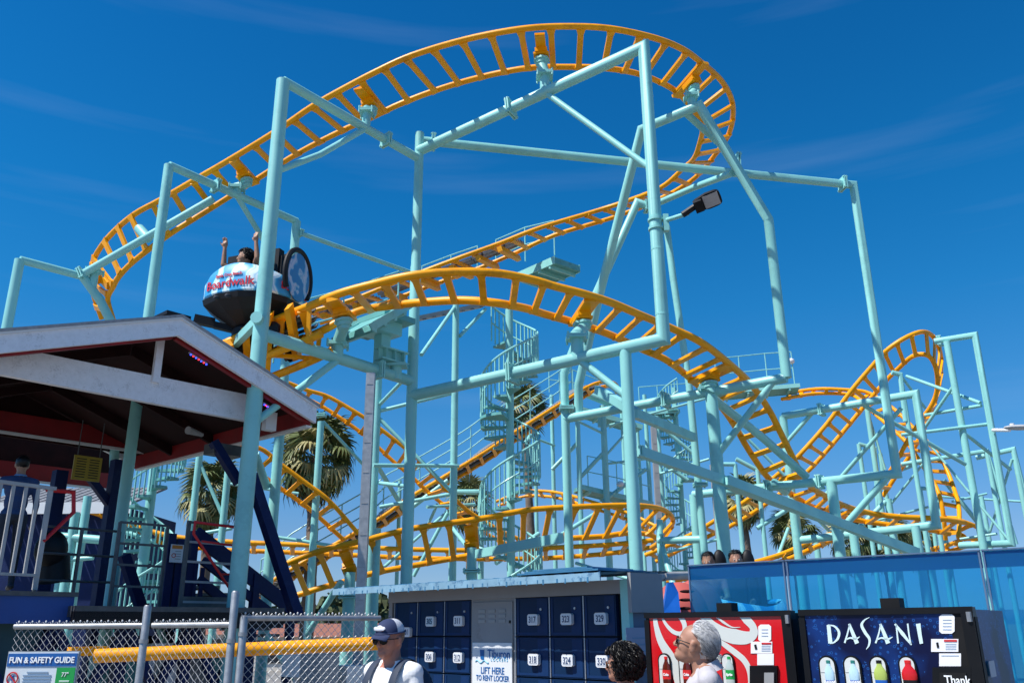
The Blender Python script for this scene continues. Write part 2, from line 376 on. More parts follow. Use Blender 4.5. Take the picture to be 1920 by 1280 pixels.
T5 = track('roller_coaster_track', 'long straight orange lift track rising from lower left to the small crest', [
 (462, 1122, 24, 474, 1134), (540, 1070, 24, 550, 1083), (706, 975, 24.6, 714, 987), (775, 928, 25, 783, 940), (900, 853, 25.6, 906, 867), (959, 814, 26, 965, 827), (1050, 757, 26.6, 1057, 770),
 (1100, 726, 27, 1106, 737), (1128, 716, 27.4, 1128, 725), (1152, 718, 27.8, 1148, 725), (1162, 732, 28.2, 1156, 736)], gauge=1.0, rr=.055, isY=True, flip=1)
T6 = track('roller_coaster_track', 'shaded orange ladder track banked over the locker roof with a tight right-end turn', [
 (528, 1060, 16.6, 552, 1117), (575, 1041, 16.6, 600, 1102), (619, 1027, 16.7, 645, 1090), (681, 1013, 16.8, 704, 1073), (775, 990, 17, 790, 1057), (900, 972, 17.2, 905, 1036), (987, 956, 17.4, 985, 1020),
 (1072, 950, 17.6, 1050, 1010), (1159, 947, 18, 1130, 1005), (1206, 948, 18.4, 1165, 1000), (1240, 954, 19, 1195, 999), (1259, 967, 19.6, 1222, 1003), (1259, 985, 20.4, 1235, 1016), (1240, 1004, 21.2, 1222, 1026)],
 gauge=1.15, rr=.058, isY=True, wides=(.2, .48))
T7 = track('roller_coaster_track', 'long flat yellow track running low behind the banked orange section', [
 (1225, 1012, 22, 1219, 1026), (1150, 1020, 22, 1140, 1037), (1040, 1026, 22, 1040, 1045), (940, 1030, 22, 940, 1047), (860, 1031, 22, 860, 1047), (760, 1029, 22, 760, 1045), (640, 1024, 22, 640, 1039), (520, 1019, 22, 520, 1034),
 (400, 1013, 22, 400, 1029), (300, 1000, 22, 300, 1016), (180, 962, 22, 180, 982), (90, 940, 22, 90, 962)], gauge=1.05, rr=.06, isY=True)
T8 = track('roller_coaster_track', 'small yellow track curling behind the right-hand spiral of the near staircase', [
 (930, 940, 30, 934, 948), (978, 922, 30, 984, 930), (1019, 920, 29.6, 1024, 930), (1060, 926, 29, 1062, 937), (1110, 940, 28, 1110, 952), (1180, 962, 27.6, 1178, 974), (1230, 986, 27, 1224, 998)], gauge=.95, rr=.05, isY=True)
T11 = track('roller_coaster_track', 'low yellow track rising to the right behind the two riders\' heads', [
 (1240, 1092, 20, 1250, 1104), (1300, 1080, 20, 1310, 1090), (1406, 1056, 20, 1412, 1066), (1468, 1038, 20.4, 1472, 1050), (1522, 1014, 20.8, 1528, 1026), (1560, 1000, 21.2, 1566, 1010), (1600, 984, 21.6, 1606, 994)], gauge=1.0, rr=.06, isY=True)
T12 = track('roller_coaster_track', 'lowest far right yellow track curling under the dropping section', [
 (1798, 974, 23.6, 1775, 990), (1832, 988, 23.8, 1798, 1000), (1838, 1004, 24.2, 1808, 1006), (1822, 1018, 24.6, 1800, 1012), (1790, 1030, 25, 1775, 1022), (1745, 1040, 25.4, 1740, 1030)], gauge=1.1, rr=.06, isY=True)
# second rail pair under the straight brake run and brake machinery
def hardware(tr, i0, i1, step, label=None):
    th, CA, CB = tr
    for i in range(i0, min(i1, len(CA)-1), step):
        c = (CA[i]+CB[i])/2; x = (CB[i]-CA[i]).normalized(); t = (CA[i+1]-CA[i]).normalized(); z = x.cross(t).normalized(); z = z if z.z > 0 else -z
        b = MB(); b.box(c+z*.02, t*.8, x*.07, z*.10); b.box(c-x*.16+z*.04, t*.8, x*.03, z*.08); b.box(c+x*.16+z*.04, t*.8, x*.03, z*.08)
        b.box(c+x*.3+z*.02, t*.1, x*.12, z*.12)
        obj('brake_fin', b, STEEL, th, smooth=False)
        b = MB(); b.box(c-z*.16, x*1.1, t*.12, z*.14)
        obj('cross_member', b, YEL, th, smooth=False)
hardware(T1, 160, 180, 3)
def spine(tr, i0, i1, dz=.5):
    th, CA, CB = tr; D = Vector((0, 0, -dz)); a = [CA[i].lerp(CB[i], .12)+D for i in range(i0, i1)]; c = [CA[i].lerp(CB[i], .88)+D for i in range(i0, i1)]
    obj('lower_chord', MB().tube(a, .065, 10), YEL, th); obj('lower_chord', MB().tube(c, .065, 10), YEL, th)
    for i in range(i0, i1-1, 5):
        j = i-i0
        for p, q in ((CA[i], a[j]), (CB[i], c[j])): obj('spine_post', MB().bar(p, q, .06, .06, up=(CB[i]-CA[i])), YEL, th, smooth=False)
        obj('truss_brace', MB().bar(a[j], c[j], .08, .08), YEL, th, smooth=False)
        if j+5 < len(a): obj('truss_brace', MB().bar(a[j], c[j+5], .06, .06), YEL, th, smooth=False)
spine(T2, 0, 18, .5)
hardware(T2, 1, 14, 3)

# ================================================================== SUPPORT FRAMES
G = 'teal steel support frames of the coaster'
def frame(label, p): return thing('support_frame', label, 'support frame', base(p), 0, G)
L0 = P(531, 152, 12); M0 = P(787, 250, 14.4)
zb1 = L0.z
f1 = frame('teal frame whose left column stands before the spinning car and pierces the station roof', L0)
colL = column(f1, (L0.x, L0.y, L0.z), .14)
m1 = PZ(779, 298, L0.z); m1.x, m1.y = M0.x, M0.y; m1.z = P(779, 298, M0.y).z
a1 = Vector((L0.x, L0.y, L0.z))
pipe(f1, [a1, m1], .105)
clamp(f1, lerp(a1, m1, .73), m1-a1, .105)
lo1 = Vector((L0.x, L0.y, P(492, 625, L0.y).z)); lo2 = Vector((M0.x, M0.y, P(772, 715, M0.y).z))
pipe(f1, [lo1, lo2], .125); clamp(f1, on(lo1, lo2, 708), lo2-lo1, .125)
s1 = on(lo1, lo2, 632)
pipe(f1, [s1-Vector((0, 0, .05)), Vector((L0.x, L0.y, P(478, 795, 12).z))], .075, 'brace')
q = P(430, 655, 13.4); pq = Vector((L0.x, L0.y, P(486, 603, 12).z))
obj('brace', MB().bar(q, pq+Vector((0, -.12, 0)), .10, .14), TEAL, f1, smooth=False)
obj('pin_joint', MB().disc(pq+Vector((-.02, -.15, 0)), (0, 1, 0), .09, .1, 12), TEAL, f1)
s2 = on(a1, m1, 686)
pipe(f1, [Vector((L0.x, L0.y, P(531, 322, 12).z)), P(600, 290, 12.6), s2], .07, 'brace')
# posts for T1 and T2 on this frame
tp, z = saddle(T1, (686, 190)); post(f1, tp, on(a1, m1, 686), .1, z)
tp, z = saddle(T2, (640, 580)); post(f1, tp, s1, .12, z)

f2 = frame('teal frame between mid column and bent arm lamp column carrying the highest track', M0)
R0 = P(1207, 88, 12)
mTop = Vector((M0.x, M0.y, P(790, 283, M0.y).z))
rBot = Vector((R0.x, R0.y, P(1243, 636, R0.y).z)); mLow = Vector((M0.x, M0.y, P(775, 742, M0.y).z))
pipe(f2, [mTop, R0, rBot, mLow], .13, 'bent_pipe')
obj('column', MB().tube([(M0.x, M0.y, 0), (M0.x, M0.y, P(787, 500, M0.y).z), (M0.x, M0.y, P(787, 498, M0.y).z+.02), tuple(M0)], [.098, .095, .088, .085], 16).abox((M0.x, M0.y, .02), .5, .5, .04), TEAL, f2)
b1 = on(mTop, R0, 1022)
tp, z = saddle(T1, (1022, 92)); post(f2, tp, b1, .115, z)
clamp(f2, on(mTop, R0, 958), R0-mTop, .13)
pipe(f2, [b1, Vector((R0.x, R0.y, P(1218, 318, 12).z))], .07, 'brace')
for py in (408, 468, 590):
    zz = P(1232, py, 12).z; obj('weld_ring', MB().disc((R0.x, R0.y, zz), (0, 0, 1), .102, .03, 16), TEAL, f2)
c1 = on(rBot, mLow, 1172); column(f2, c1, .115)
b2 = on(rBot, mLow, 1083)
pipe(f2, [b2, Vector((c1.x, c1.y, P(1168, 745, c1.y).z))], .075, 'brace')
tp, z = saddle(T2, (1084, 580)); post(f2, tp, b2, .13, z)
clamp(f2, on(rBot, mLow, 960), rBot-mLow, .13)

# long beam frame to the tall right column
f3 = frame('teal frame with the very long top beam and the tall leaning-looking column at right', P(1597, 347, 16.2))
RR = P(1600, 347, 16.2); mB = Vector((M0.x+.02, M0.y+.24, P(790, 262, 14.6).z)); 
rr2 = Vector((RR.x, RR.y, P(1678, 888, 16.2).z)); b3l = P(1300, 927, 19)
pipe(f3, [mB, RR, rr2, b3l], .115, 'bent_pipe')
clamp(f3, on(mB, RR, 812), RR-mB, .115); clamp(f3, on(mB, RR, 1580), RR-mB, .115)
c3 = on(b3l, rr2, 1558); column(f3, c3, .13)
pipe(f3, [on(b3l, rr2, 1668), Vector((c3.x, c3.y, P(1568, 1000, c3.y).z))], .085, 'brace')
clamp(f3, on(b3l, rr2, 1537), rr2-b3l, .115); clamp(f3, on(b3l, rr2, 1440), rr2-b3l, .115)
tp, z = saddle(T2, (1473, 895)); post(f3, tp, on(b3l, rr2, 1455), .12, z)
e3 = P(1316, 1090, 19); column(f3, Vector((b3l.x, b3l.y, b3l.z)), .12)

# knee frame
K = [P(1085, 775, 17), P(1085, 722, 16.9), P(1125, 548, 16), P(1203, 243, 14.6), P(1311, 198, 13.9), P(1441, 412, 14.5), P(1475, 708, 14.5)]
K[6] = Vector((K[5].x, K[5].y, K[6].z))
kE = P(1060, 785, 17.1)
f4 = frame('teal frame with kneed columns around the right-hand turn of the highest track', K[6])
pipe(f4, K, .12, 'bent_pipe'); pipe(f4, [K[6], kE], .12)
kc = Vector((kE.x, kE.y, P(1060, 700, kE.y).z)); 
pipe(f4, [P(1218, 388, 16.6), P(1195, 380, 16.6), P(1150, 480, 16.7), P(1100, 590, 16.9), kc, Vector((kE.x, kE.y, 0))], .115, 'bent_pipe')
clamp(f4, P(1062, 765, 17.05), (0, 0, 1), .12)
clamp(f4, P(1212, 387, 16.6), (1, .1, 0), .1)
pipe(f4, [P(1218, 388, 16.6), P(1300, 352, 15.9), on(K[4], K[5], 1385)+Vector((-.1, .1, 0))], .09)
c4 = on(kE, K[6], 1333); column(f4, c4, .145)
pipe(f4, [on(kE, K[6], 1452), Vector((c4.x, c4.y, P(1347, 855, c4.y).z))], .08, 'brace')
tp, z = saddle(T2, (1328, 690)); post(f4, tp, on(kE, K[6], 1325), .125, z)
clamp(f4, on(kE, K[6], 1248), K[6]-kE, .12)
tp, z = saddle(T1, (1292, 150)); post(f4, tp, on(K[3], K[4], 1298), .1, z)
pipe(f4, [on(K[3], K[4], 1283), P(1350, 270, 14.6), P(1380, 318, 15)], .09, 'brace')
clamp(f4, P(1381, 306, 15), (1, .1, -.1), .14)
pipe(f4, [P(1322, 735, 15.6), P(1430, 820, 17), P(1512, 893, 17.6)], .11)
cR = [P(1250, 425, 17.4), P(1262, 520, 17.4), P(1292, 720, 17.4), P(1322, 1045, 17.4)]
f5 = frame('slender teal leg leaning behind the lamp column, bolted flange halfway up', cR[3])
pipe(f5, [cR[0], cR[1], cR[2], cR[3], Vector((cR[3].x+.1, cR[3].y, 0))], .1, 'leg')
clamp(f5, P(1313, 908, 17.4), (0, 0, 1), .11); pipe(f5, [cR[0], P(1236, 440, 17)], .08)
pipe(f5, [P(1322, 1010, 17.4), P(1235, 1013, 18)], .1); clamp(f5, P(1240, 1012, 18), (1, 0, 0), .1)
pipe(f5, [P(1237, 975, 18.1), P(1237, 1010, 18), Vector((P(1240, 1010, 18).x, P(1240, 1010, 18).y, 0))], .09, 'leg')
pipe(f5, [P(1240, 1020, 18), P(1275, 1140, 17.2)], .08, 'brace')

# box beams
f6 = thing('support_frame', 'square teal box beams slanting down to the right in front of the small loop', 'support frame', base(P(1500, 960, 16)), 0, G)
obj('box_beam', MB().bar(P(1198, 846, 12.6), P(1370, 905, 14.5), .11, .15), TEAL, f6, smooth=False)
obj('box_beam', MB().bar(P(1362, 900, 14.2), P(1720, 1036, 16), .12, .16), TEAL, f6, smooth=False)
obj('box_beam', MB().bar(P(1365, 905, 15.2), P(1560, 975, 17.5), .16, .2), TEAL, f6, smooth=False)
obj('box_beam', MB().bar(P(1190, 775, 13.4), P(1300, 820, 15.5), .11, .15), TEAL, f6, smooth=False)
obj('box_beam', MB().bar(P(1120, 730, 15.6), P(1195, 775, 13.6), .11, .15), TEAL, f6, smooth=False)
clamp(f6, P(1197, 846, 12.6), (1, .5, 0), .07)

# left frames
N1 = P(317, 310, 13.7); F1_ = P(556, 415, 16)
f7 = frame('teal frame whose near column rises behind the white gable peak at left', N1)
column(f7, N1, .11); column(f7, F1_, .115)
pipe(f7, [N1, F1_], .1)
tp, z = saddle(T1, (452, 322)); bb = on(N1, F1_, 443); post(f7, tp, bb, .1, z)
clamp(f7, on(N1, F1_, 405), F1_-N1, .1)
pipe(f7, [bb, P(482, 430, 15.4), P(524, 500, 16)], .07, 'brace')
rod = [P(563, 437, 16), P(740, 500, 18.5), P(775, 512, 19)]
pipe(f7, rod, .065, 'tie_rod'); clamp(f7, rod[0], rod[1]-rod[0], .06)
pipe(f7, [P(500, 912, 16), P(478, 850, 15.4)], .1, 'brace')
N2 = P(37, 487, 14.2); F2_ = P(150, 517, 15)
f8 = frame('leftmost teal frame with a short top beam and an elbowed leg under the track', N2)
column(f8, N2, .11); pipe(f8, [N2, F2_], .095)
pipe(f8, [F2_, P(400, 373, 14.6)], .1); clamp(f8, lerp(F2_, P(400, 373, 14.6), .02), P(400, 373, 14.6)-F2_, .1)
kn = [F2_+Vector((0, 0, .05)), P(187, 562, 15.2), P(218, 622, 15.4)]
kb = P(212, 1000, 15.9); pipe(f8, kn+[kb, Vector((kb.x-.15, kb.y, 0))], .11, 'leg')
tp, z = saddle(T1, (195, 520)); post(f8, tp, lerp(kn[0], kn[1], .6), .1, z)
_c, _x, _y, _z = nearest(T1, (275, 430)); tp = _c-_z*.12; obj('track_post', MB().tube([P(277, 447, 15), tp], .1), TEAL, f8)

# right hand frames
def fr_path(label, pts, r=.1, cols=(), braces=(), extra=()):
    W = [P(*p) for p in pts]
    f = frame(label, W[0]); pipe(f, W, r, 'bent_pipe')
    for c in cols: column(f, P(*c[:3]), c[3] if len(c) > 3 else r)
    for a, b_ in braces: pipe(f, [P(*a), P(*b_)], r*.55, 'brace', 10)
    for a, b_ in extra: clamp(f, P(*a), P(*b_)-P(*a), r)
    return f
fr_path('square teal frame crossing in front of the climbing loop track at right', [(1468, 780, 20), (1717, 738, 18), (1756, 984, 18), (1500, 1012, 20)], .115,
  cols=[(1468, 780, 20), (1600, 1000, 19, .12), (1716, 985, 18.2, .11)], braces=[((1522, 775, 19.6), (1472, 832, 20)), ((1620, 760, 18.8), (1810, 870, 19.5)), ((1690, 765, 18.4), (1550, 925, 20))],
  extra=[((1540, 768, 19.4), (1717, 738, 18))])
fr_path('tall slim teal portal at far right beside the street lamp arm', [(1752, 640, 20), (1828, 628, 19.5), (1897, 1018, 19.5), (1800, 1022, 20.5)], .1,
  cols=[(1775, 640, 19.8, .1)], braces=[((1690, 815, 20), (1852, 795, 19.6)), ((1790, 720, 20), (1735, 800, 21)), ((1840, 760, 19.6), (1735, 778, 21)), ((1700, 705, 22), (1838, 755, 19.6)), ((1800, 805, 20), (1895, 880, 20.5))],
  extra=[((1762, 639, 20), (1828, 628, 19.5))])
fr_path('small teal portal holding the neck of the loop track', [(1672, 698, 21), (1688, 702, 21), (1698, 790, 21)], .08, cols=[(1688, 702, 21, .07)], braces=[((1690, 705, 21), (1735, 765, 21.5))])
fr_path('low wide teal portal on the far right with a level top bar', [(1690, 870, 23), (1850, 845, 22), (1905, 1020, 22)], .075, cols=[(1850, 845, 22), (1740, 865, 23)],
  braces=[((1745, 835, 22), (1890, 1010, 21)), ((1800, 1010, 22), (1870, 1000, 21.5))])
fr_path('far right teal portal reaching to the picture edge', [(1830, 858, 24), (1900, 842, 23.5), (1935, 980, 23.5)], .09, cols=[(1900, 842, 23.5)], braces=[((1898, 860, 23.5), (1855, 1000, 24.5))])
fr_path('teal posts behind the small loop with a cross rail between them', [(1610, 832, 27), (1640, 840, 27), (1650, 1030, 27)], .085, cols=[(1610, 832, 27), (1625, 760, 26, .1), (1665, 935, 25, .13), (1650, 850, 27, .09)],
  braces=[((1625, 765, 26), (1660, 880, 26)), ((1730, 870, 24), (1670, 945, 25)), ((1590, 990, 25), (1740, 950, 25))])
fr_path('thin far teal portal left of the drop at right', [(1725, 915, 28), (1742, 915, 28), (1755, 1025, 28)], .085, cols=[(1725, 915, 28), (1760, 930, 28), (1840, 930, 27)],
  braces=[((1750, 930, 28), (1920, 940, 27)), ((1785, 940, 26), (1850, 925, 26))])
fr_path('short teal portal above the blue screens near the two riders', [(1495, 1010, 22), (1560, 1008, 22)], .1, cols=[(1487, 925, 22, .13), (1530, 1010, 23, .1)],
  braces=[((1478, 990, 21), (1458, 1045, 20.5)), ((1520, 960, 22), (1560, 1000, 22)), ((1380, 800, 24), (1480, 900, 24))])
fr_path('teal posts at the foot of the climbing loop track', [(1352, 870, 24), (1378, 870, 24)], .08, cols=[(1352, 870, 24), (1420, 880, 25, .08), (1378, 870, 24)], braces=[((1350, 1010, 22), (1250, 1035, 22)), ((1355, 1040, 22), (1335, 1090, 22))])

# middle background frames
fr_path('slim teal tower left of the mid column behind the square grey pole', [(712, 640, 20), (712, 700, 20)], .11, cols=[(712, 640, 20, .125), (855, 570, 20, .105)],
  braces=[((712, 758, 20), (780, 688, 18)), ((712, 770, 20), (855, 735, 20)), ((712, 785, 20), (850, 925, 20)), ((712, 950, 20), (850, 925, 20)), ((712, 905, 20), (770, 912, 19)), ((790, 665, 18), (853, 575, 20)), ((862, 630, 20), (910, 580, 21.5)),
          ((840, 960, 20), (775, 1080, 20)), ((700, 872, 19), (860, 873, 20)), ((845, 985, 20), (880, 1030, 19))])
fr_path('teal goalpost frame behind the near spiral staircase', [(850, 922, 24), (902, 922, 24), (900, 960, 24)], .1, cols=[(902, 922, 24, .1)], braces=[((800, 950, 23), (890, 945, 24)), ((820, 945, 24), (795, 1000, 25)), ((700, 1080, 22), (860, 940, 24))])
fr_path('far teal lattice tower carrying the second catwalk', [(1125, 780, 28), (1125, 800, 28)], .1, cols=[(1083, 790, 27, .1), (1130, 760, 28, .13), (1208, 740, 29, .09), (1232, 780, 29, .09), (1034, 740, 30, .09)],
  braces=[((1130, 860, 28), (1175, 810, 28)), ((1085, 790, 27), (1130, 812, 28)), ((1130, 870, 28), (1210, 860, 29)), ((1125, 730, 27), (1230, 800, 29)), ((1132, 800, 28), (1330, 745, 28)), ((1230, 890, 29), (1330, 860, 28)), ((985, 815, 29), (1040, 835, 30)), ((1000, 1070, 21), (860, 1010, 22)), ((1080, 1055, 22), (1180, 1085, 21))])
fr_path('teal pair of posts left of the round palm', [(370, 845, 20), (440, 835, 20)], .1, cols=[(375, 845, 20, .1), (432, 838, 20, .1), (602, 790, 21, .11)],
  braces=[((375, 868, 20), (425, 985, 20)), ((375, 1000, 20), (435, 990, 20)), ((606, 790, 21), (690, 880, 22)), ((510, 1005, 21), (640, 1025, 21)), ((470, 910, 19), (500, 960, 19)), ((420, 905, 24), (560, 925, 24))],
  extra=[((602, 778, 21), (602, 740, 21))])
fr_path('teal pipes behind the station, seen between the navy posts', [(110, 1005, 19), (230, 1015, 19)], .12, cols=[(142, 960, 19, .12), (165, 930, 20, .12), (122, 1010, 22, .1)], braces=[((115, 1050, 19), (175, 1045, 19)), ((215, 990, 19), (290, 1015, 19))])
f9 = frame('teal posts under the shaded banked track above the lockers', P(650, 1050, 16.8))
for (px, py, Y, r, spx) in ((648, 1062, 16.8, .15, (648, 1050)), (883, 1005, 17.3, .14, (883, 1005))):
    tp, z = saddle(T6, spx); c = Vector((tp.x, tp.y, tp.z-.1))
    q_ = Vector((c.x, c.y, c.z-.35)); obj('track_post', MB().tube([q_, c, tp], r*.7), TEAL, f9); column(f9, q_, r); clamp(f9, q_, (0, 0, 1), r)
obj('box_beam', MB().bar(P(895, 1038, 16.8), P(1052, 1008, 14), .1, .16), TEAL, f9, smooth=False)
pipe(f9, [P(640, 1090, 16.8), P(575, 1190, 17.5)], .08, 'brace')
column(f9, P(1063, 760, 16.5), .0001+.13) if False else None
column(f9, P(708, 990, 17, ), .09)

fr_path('thin teal rods and girders criss-crossing behind the kneed frame and the lattice tower', [(1090, 735, 29), (1215, 785, 29.5)], .16, cols=[(1165, 760, 29, .08), (1005, 905, 26, .07), (750, 900, 26, .07), (1195, 800, 30, .07)],
  braces=[((985, 830, 28), (1035, 760, 29)), ((1035, 880, 28), (1083, 830, 28)), ((1083, 900, 28), (1130, 850, 28)), ((1130, 940, 28), (1210, 880, 29)), ((1040, 1010, 26), (1120, 960, 27)), ((930, 1055, 24), (1010, 1000, 25)), ((1230, 860, 30), (1290, 900, 30)),
          ((1240, 800, 30), (1300, 850, 30)), ((1380, 860, 26), (1465, 905, 26)), ((1420, 990, 25), (1500, 940, 25)), ((700, 860, 24), (760, 960, 25)), ((760, 960, 25), (840, 900, 25)), ((1640, 900, 27), (1740, 860, 27)), ((1770, 900, 26), (1850, 1000, 26)), ((1600, 1000, 25), (1660, 940, 25))])
# ================================================================== SPIRAL STAIRCASES
def wedge_mesh(r0, r1, ang):
    b = MB(); pts = [(r0, -.03, 0)]
    for k in range(4):
        a = -ang/2+ang*k/3; pts.append((r1*math.cos(a), r1*math.sin(a), 0))
    pts.append((r0, .03, 0)); b.prism(pts, (0, 0, -.055))
    me = bpy.data.meshes.new('tread'); me.from_pydata([tuple(v) for v in b.v], [], b.f); me.materials.append(TEALD); return me
def spiral(label, px, Y, ztop, r, z0=0, rise=.21, per=13, ph=0, sgn=1, group='spiral staircases'):
    p = P(px, 900, Y); x, y = p.x, p.y
    t = thing('spiral_staircase', label, 'spiral staircase', (x, y, z0), 0, group)
    obj('centre_pole', MB().tube([(x, y, z0), (x, y, ztop+.9)], .10, 12), TEAL, t)
    me = wedge_mesh(.08, r, 2*math.pi/per*1.05); n = int((ztop-z0)/rise); rail = []; rail2 = []; bal = MB()
    for k in range(n+1):
        a = ph+sgn*k*2*math.pi/per; z = z0+k*rise
        if k: inst('tread', me, t, Matrix.Translation((x, y, z)) @ Matrix.Rotation(a, 4, 'Z'))
        for h in (0, .333, .667):
            aa = a+sgn*h*2*math.pi/per; q = Vector((x+r*math.cos(aa), y+r*math.sin(aa), z+h*rise))
            rail.append(q+Vector((0, 0, 1.0))); rail2.append(q+Vector((0, 0, .52)))
            bal.tube([q, q+Vector((0, 0, 1.0))], .019, 4, caps=False)
    obj('handrail', MB().tube(rail, .030, 7), TEAL, t); obj('lower_rail', MB().tube(rail2, .020, 6), TEAL, t)
    obj('balusters', bal, TEAL, t, kind='stuff')
    # round landing plates every turn and a half
    for k in range(per, n, per+6):
        z = z0+k*rise-.02; a0 = ph+sgn*k*2*math.pi/per
        pts = [(x, y, z)]+[(x+r*1.05*math.cos(a0+j*.22*sgn), y+r*1.05*math.sin(a0+j*.22*sgn), z) for j in range(6)]
        obj('landing', MB().prism(pts, (0, 0, -.07)), TEALD, t, smooth=False)
    return x, y
sx, sy = spiral('tall teal spiral staircase in the middle, rising to the brake platform under the orange arch', 957, 21, 8.9, .74, ph=.5)
spiral('smaller teal spiral staircase between the lamp column and the kneed frame', 1275, 31, 9.3, .68, ph=2)
spiral('teal spiral staircase seen beneath the station roof between two posts', 287, 18.5, 6.0, .62, ph=1)
# guard lamps on stair
# ================================================================== CATWALKS AND PLATFORMS
def rail_fence(par, pts, h=1.0, n=2, r=.018, posts=True):
    pts = [Vector(p) for p in pts]
    for k in range(n):
        o = h*(k+1)/n; obj('handrail', MB().tube([p+Vector((0, 0, o)) for p in pts], r, 7), TEAL, par)
    if posts:
        for p in pts: obj('rail_post', MB().tube([p, p+Vector((0, 0, h))], r, 7), TEAL, par)
def deckbox(par, a, b, wdt, th=.16, m=None):
    a = Vector(a); b = Vector(b); d = (b-a); y = Vector((-d.y, d.x, 0)).normalized()*wdt
    o = MB().box((a+b)/2+y/2, d, y, Vector((0, 0, th))); obj('deck', o, m or TEALD, par, smooth=False)
    for f in (0, 1):
        q = y*f; obj('deck_edge', MB().bar(a+q, b+q, .03, th*1.3), TEAL, par, smooth=False)
    for k in range(4):
        q = a.lerp(b, (k+.5)/4); obj('joist', MB().bar(q-Vector((0, 0, th*.8)), q+y-Vector((0, 0, th*.8)), .06, .1), TEAL, par, smooth=False)
t = thing('maintenance_platform', 'teal service platform with guard rail beside the upper brake run', 'platform', base(P(1000, 490, 20)), 0, 'service platforms')
a = P(1040, 487, 20); b_ = P(965, 520, 21.2); deckbox(t, a, b_, -.9)
rail_fence(t, [P(1040, 478, 20.6), P(985, 490, 21), P(930, 512, 21.6)], 1.0, 2)
rail_fence(t, [P(895, 520, 21.8), P(845, 536, 22.3), P(790, 556, 22.8)], .95, 2)
t = thing('maintenance_platform', 'teal service platform on a square post right of the car, under the arching track', 'platform', base(P(700, 640, 14)), 0, 'service platforms')
deckbox(t, P(625, 640, 13.6), P(700, 597, 14.2), -1.0, .1); 
dk = P(712, 606, 14); e1 = Vector((.66, .75, 0)); e2 = Vector((-.75, .66, 0))
obj('deck', MB().box(dk+Vector((-.1, .2, .04)), e1*.7, e2*1.3, Vector((0, 0, .1))), TEALD, t, smooth=False)
obj('box_beam', MB().box(dk-Vector((-.02, 0, .12)), e1*.55, e2*.5, Vector((0, 0, .22))), TEAL, t, smooth=False)
zt = dk.z-.2; sp = P(716, 660, 14)
obj('square_post', MB().box((sp.x, sp.y, (zt+P(716, 697, 14).z)/2), e1*.2, e2*.2, Vector((0, 0, zt-P(716, 697, 14).z))), TEAL, t, smooth=False)
ib = P(735, 668, 14); b = MB(); b.box(ib+Vector((0, 0, .1)), e1*.6, e2*.22, Vector((0, 0, .025))); b.box(ib-Vector((0, 0, .1)), e1*.6, e2*.22, Vector((0, 0, .025))); b.box(ib, e1*.6, e2*.02, Vector((0, 0, .2)))
for k in (-1, 0, 1): b.box(ib+e1*.2*k, e1*.015, e2*.2, Vector((0, 0, .18)))
obj('bracket_beam', b, TEAL, t, smooth=False)
b = MB(); b.abox(ib+e1*.1-Vector((0, 0, .15)), .38, .3, .05); b.tube([ib+e1*.1-Vector((0, 0, .17)), ib+e1*.1-Vector((0, 0, .4))], .1); obj('bearing_pad', b, TEAL, t)
rail_fence(t, [P(745, 600, 16), P(640, 640, 15.2), P(512, 680, 14.4)], 1.05, 2)
t = thing('cable_tray', 'grey cable tray hanging behind the mid column below the brakes', 'cable tray', base(P(830, 590, 21)))
obj('tray', MB().bar(P(742, 606, 20), P(905, 572, 21.5), .25, .1), GREY, t, smooth=False)
for k in range(9): obj('rung', MB().bar(lerp(P(742, 606, 20), P(905, 572, 21.5), (k+.5)/9)-Vector((.14, .1, .06)), lerp(P(742, 606, 20), P(905, 572, 21.5), (k+.5)/9)+Vector((.14, -.1, -.06)), .02, .02), STEEL, t, smooth=False)
t = thing('catwalk', 'teal catwalk with rails at the start of the thin crest track on the right', 'catwalk', base(P(1430, 730, 27)), 0, 'service platforms')
deckbox(t, P(1345, 735, 27), P(1500, 722, 26.5), .9, .1); rail_fence(t, [P(1345, 732, 27), P(1390, 728, 27), P(1440, 723, 26.8), P(1490, 720, 26.6)], 1.1, 2)
obj('floodlight', MB().ellipsoid(P(1483, 677, 26.6), (.12, .1, .1), 10, 8), WH, t)
t = thing('catwalk', 'far teal catwalk with rails halfway up the lattice tower', 'catwalk', base(P(1150, 920, 28)), 0, 'service platforms')
deckbox(t, P(1090, 912, 28), P(1225, 945, 28.5), .9, .12); rail_fence(t, [P(1103, 914, 28), P(1158, 925, 28.2), P(1222, 942, 28.5)], 1.05, 2)
obj('floodlight', MB().ellipsoid(P(1163, 907, 28), (.13, .1, .1), 10, 8), WH, t)
t = thing('catwalk', 'far teal upper landing joining the lattice tower and the smaller staircase', 'catwalk', base(P(1190, 780, 29)), 0, 'service platforms')
deckbox(t, P(1075, 762, 28.5), P(1205, 800, 29), .8, .12); deckbox(t, P(1200, 775, 30.5), P(1275, 770, 30.5), .9, .1)
rail_fence(t, [P(1200, 775, 30.5), P(1235, 772, 30.5), P(1290, 768, 30.5)], 1.0, 2); rail_fence(t, [P(1030, 735, 28.5), P(1075, 740, 28.5), P(1165, 775, 29)], .9, 2)
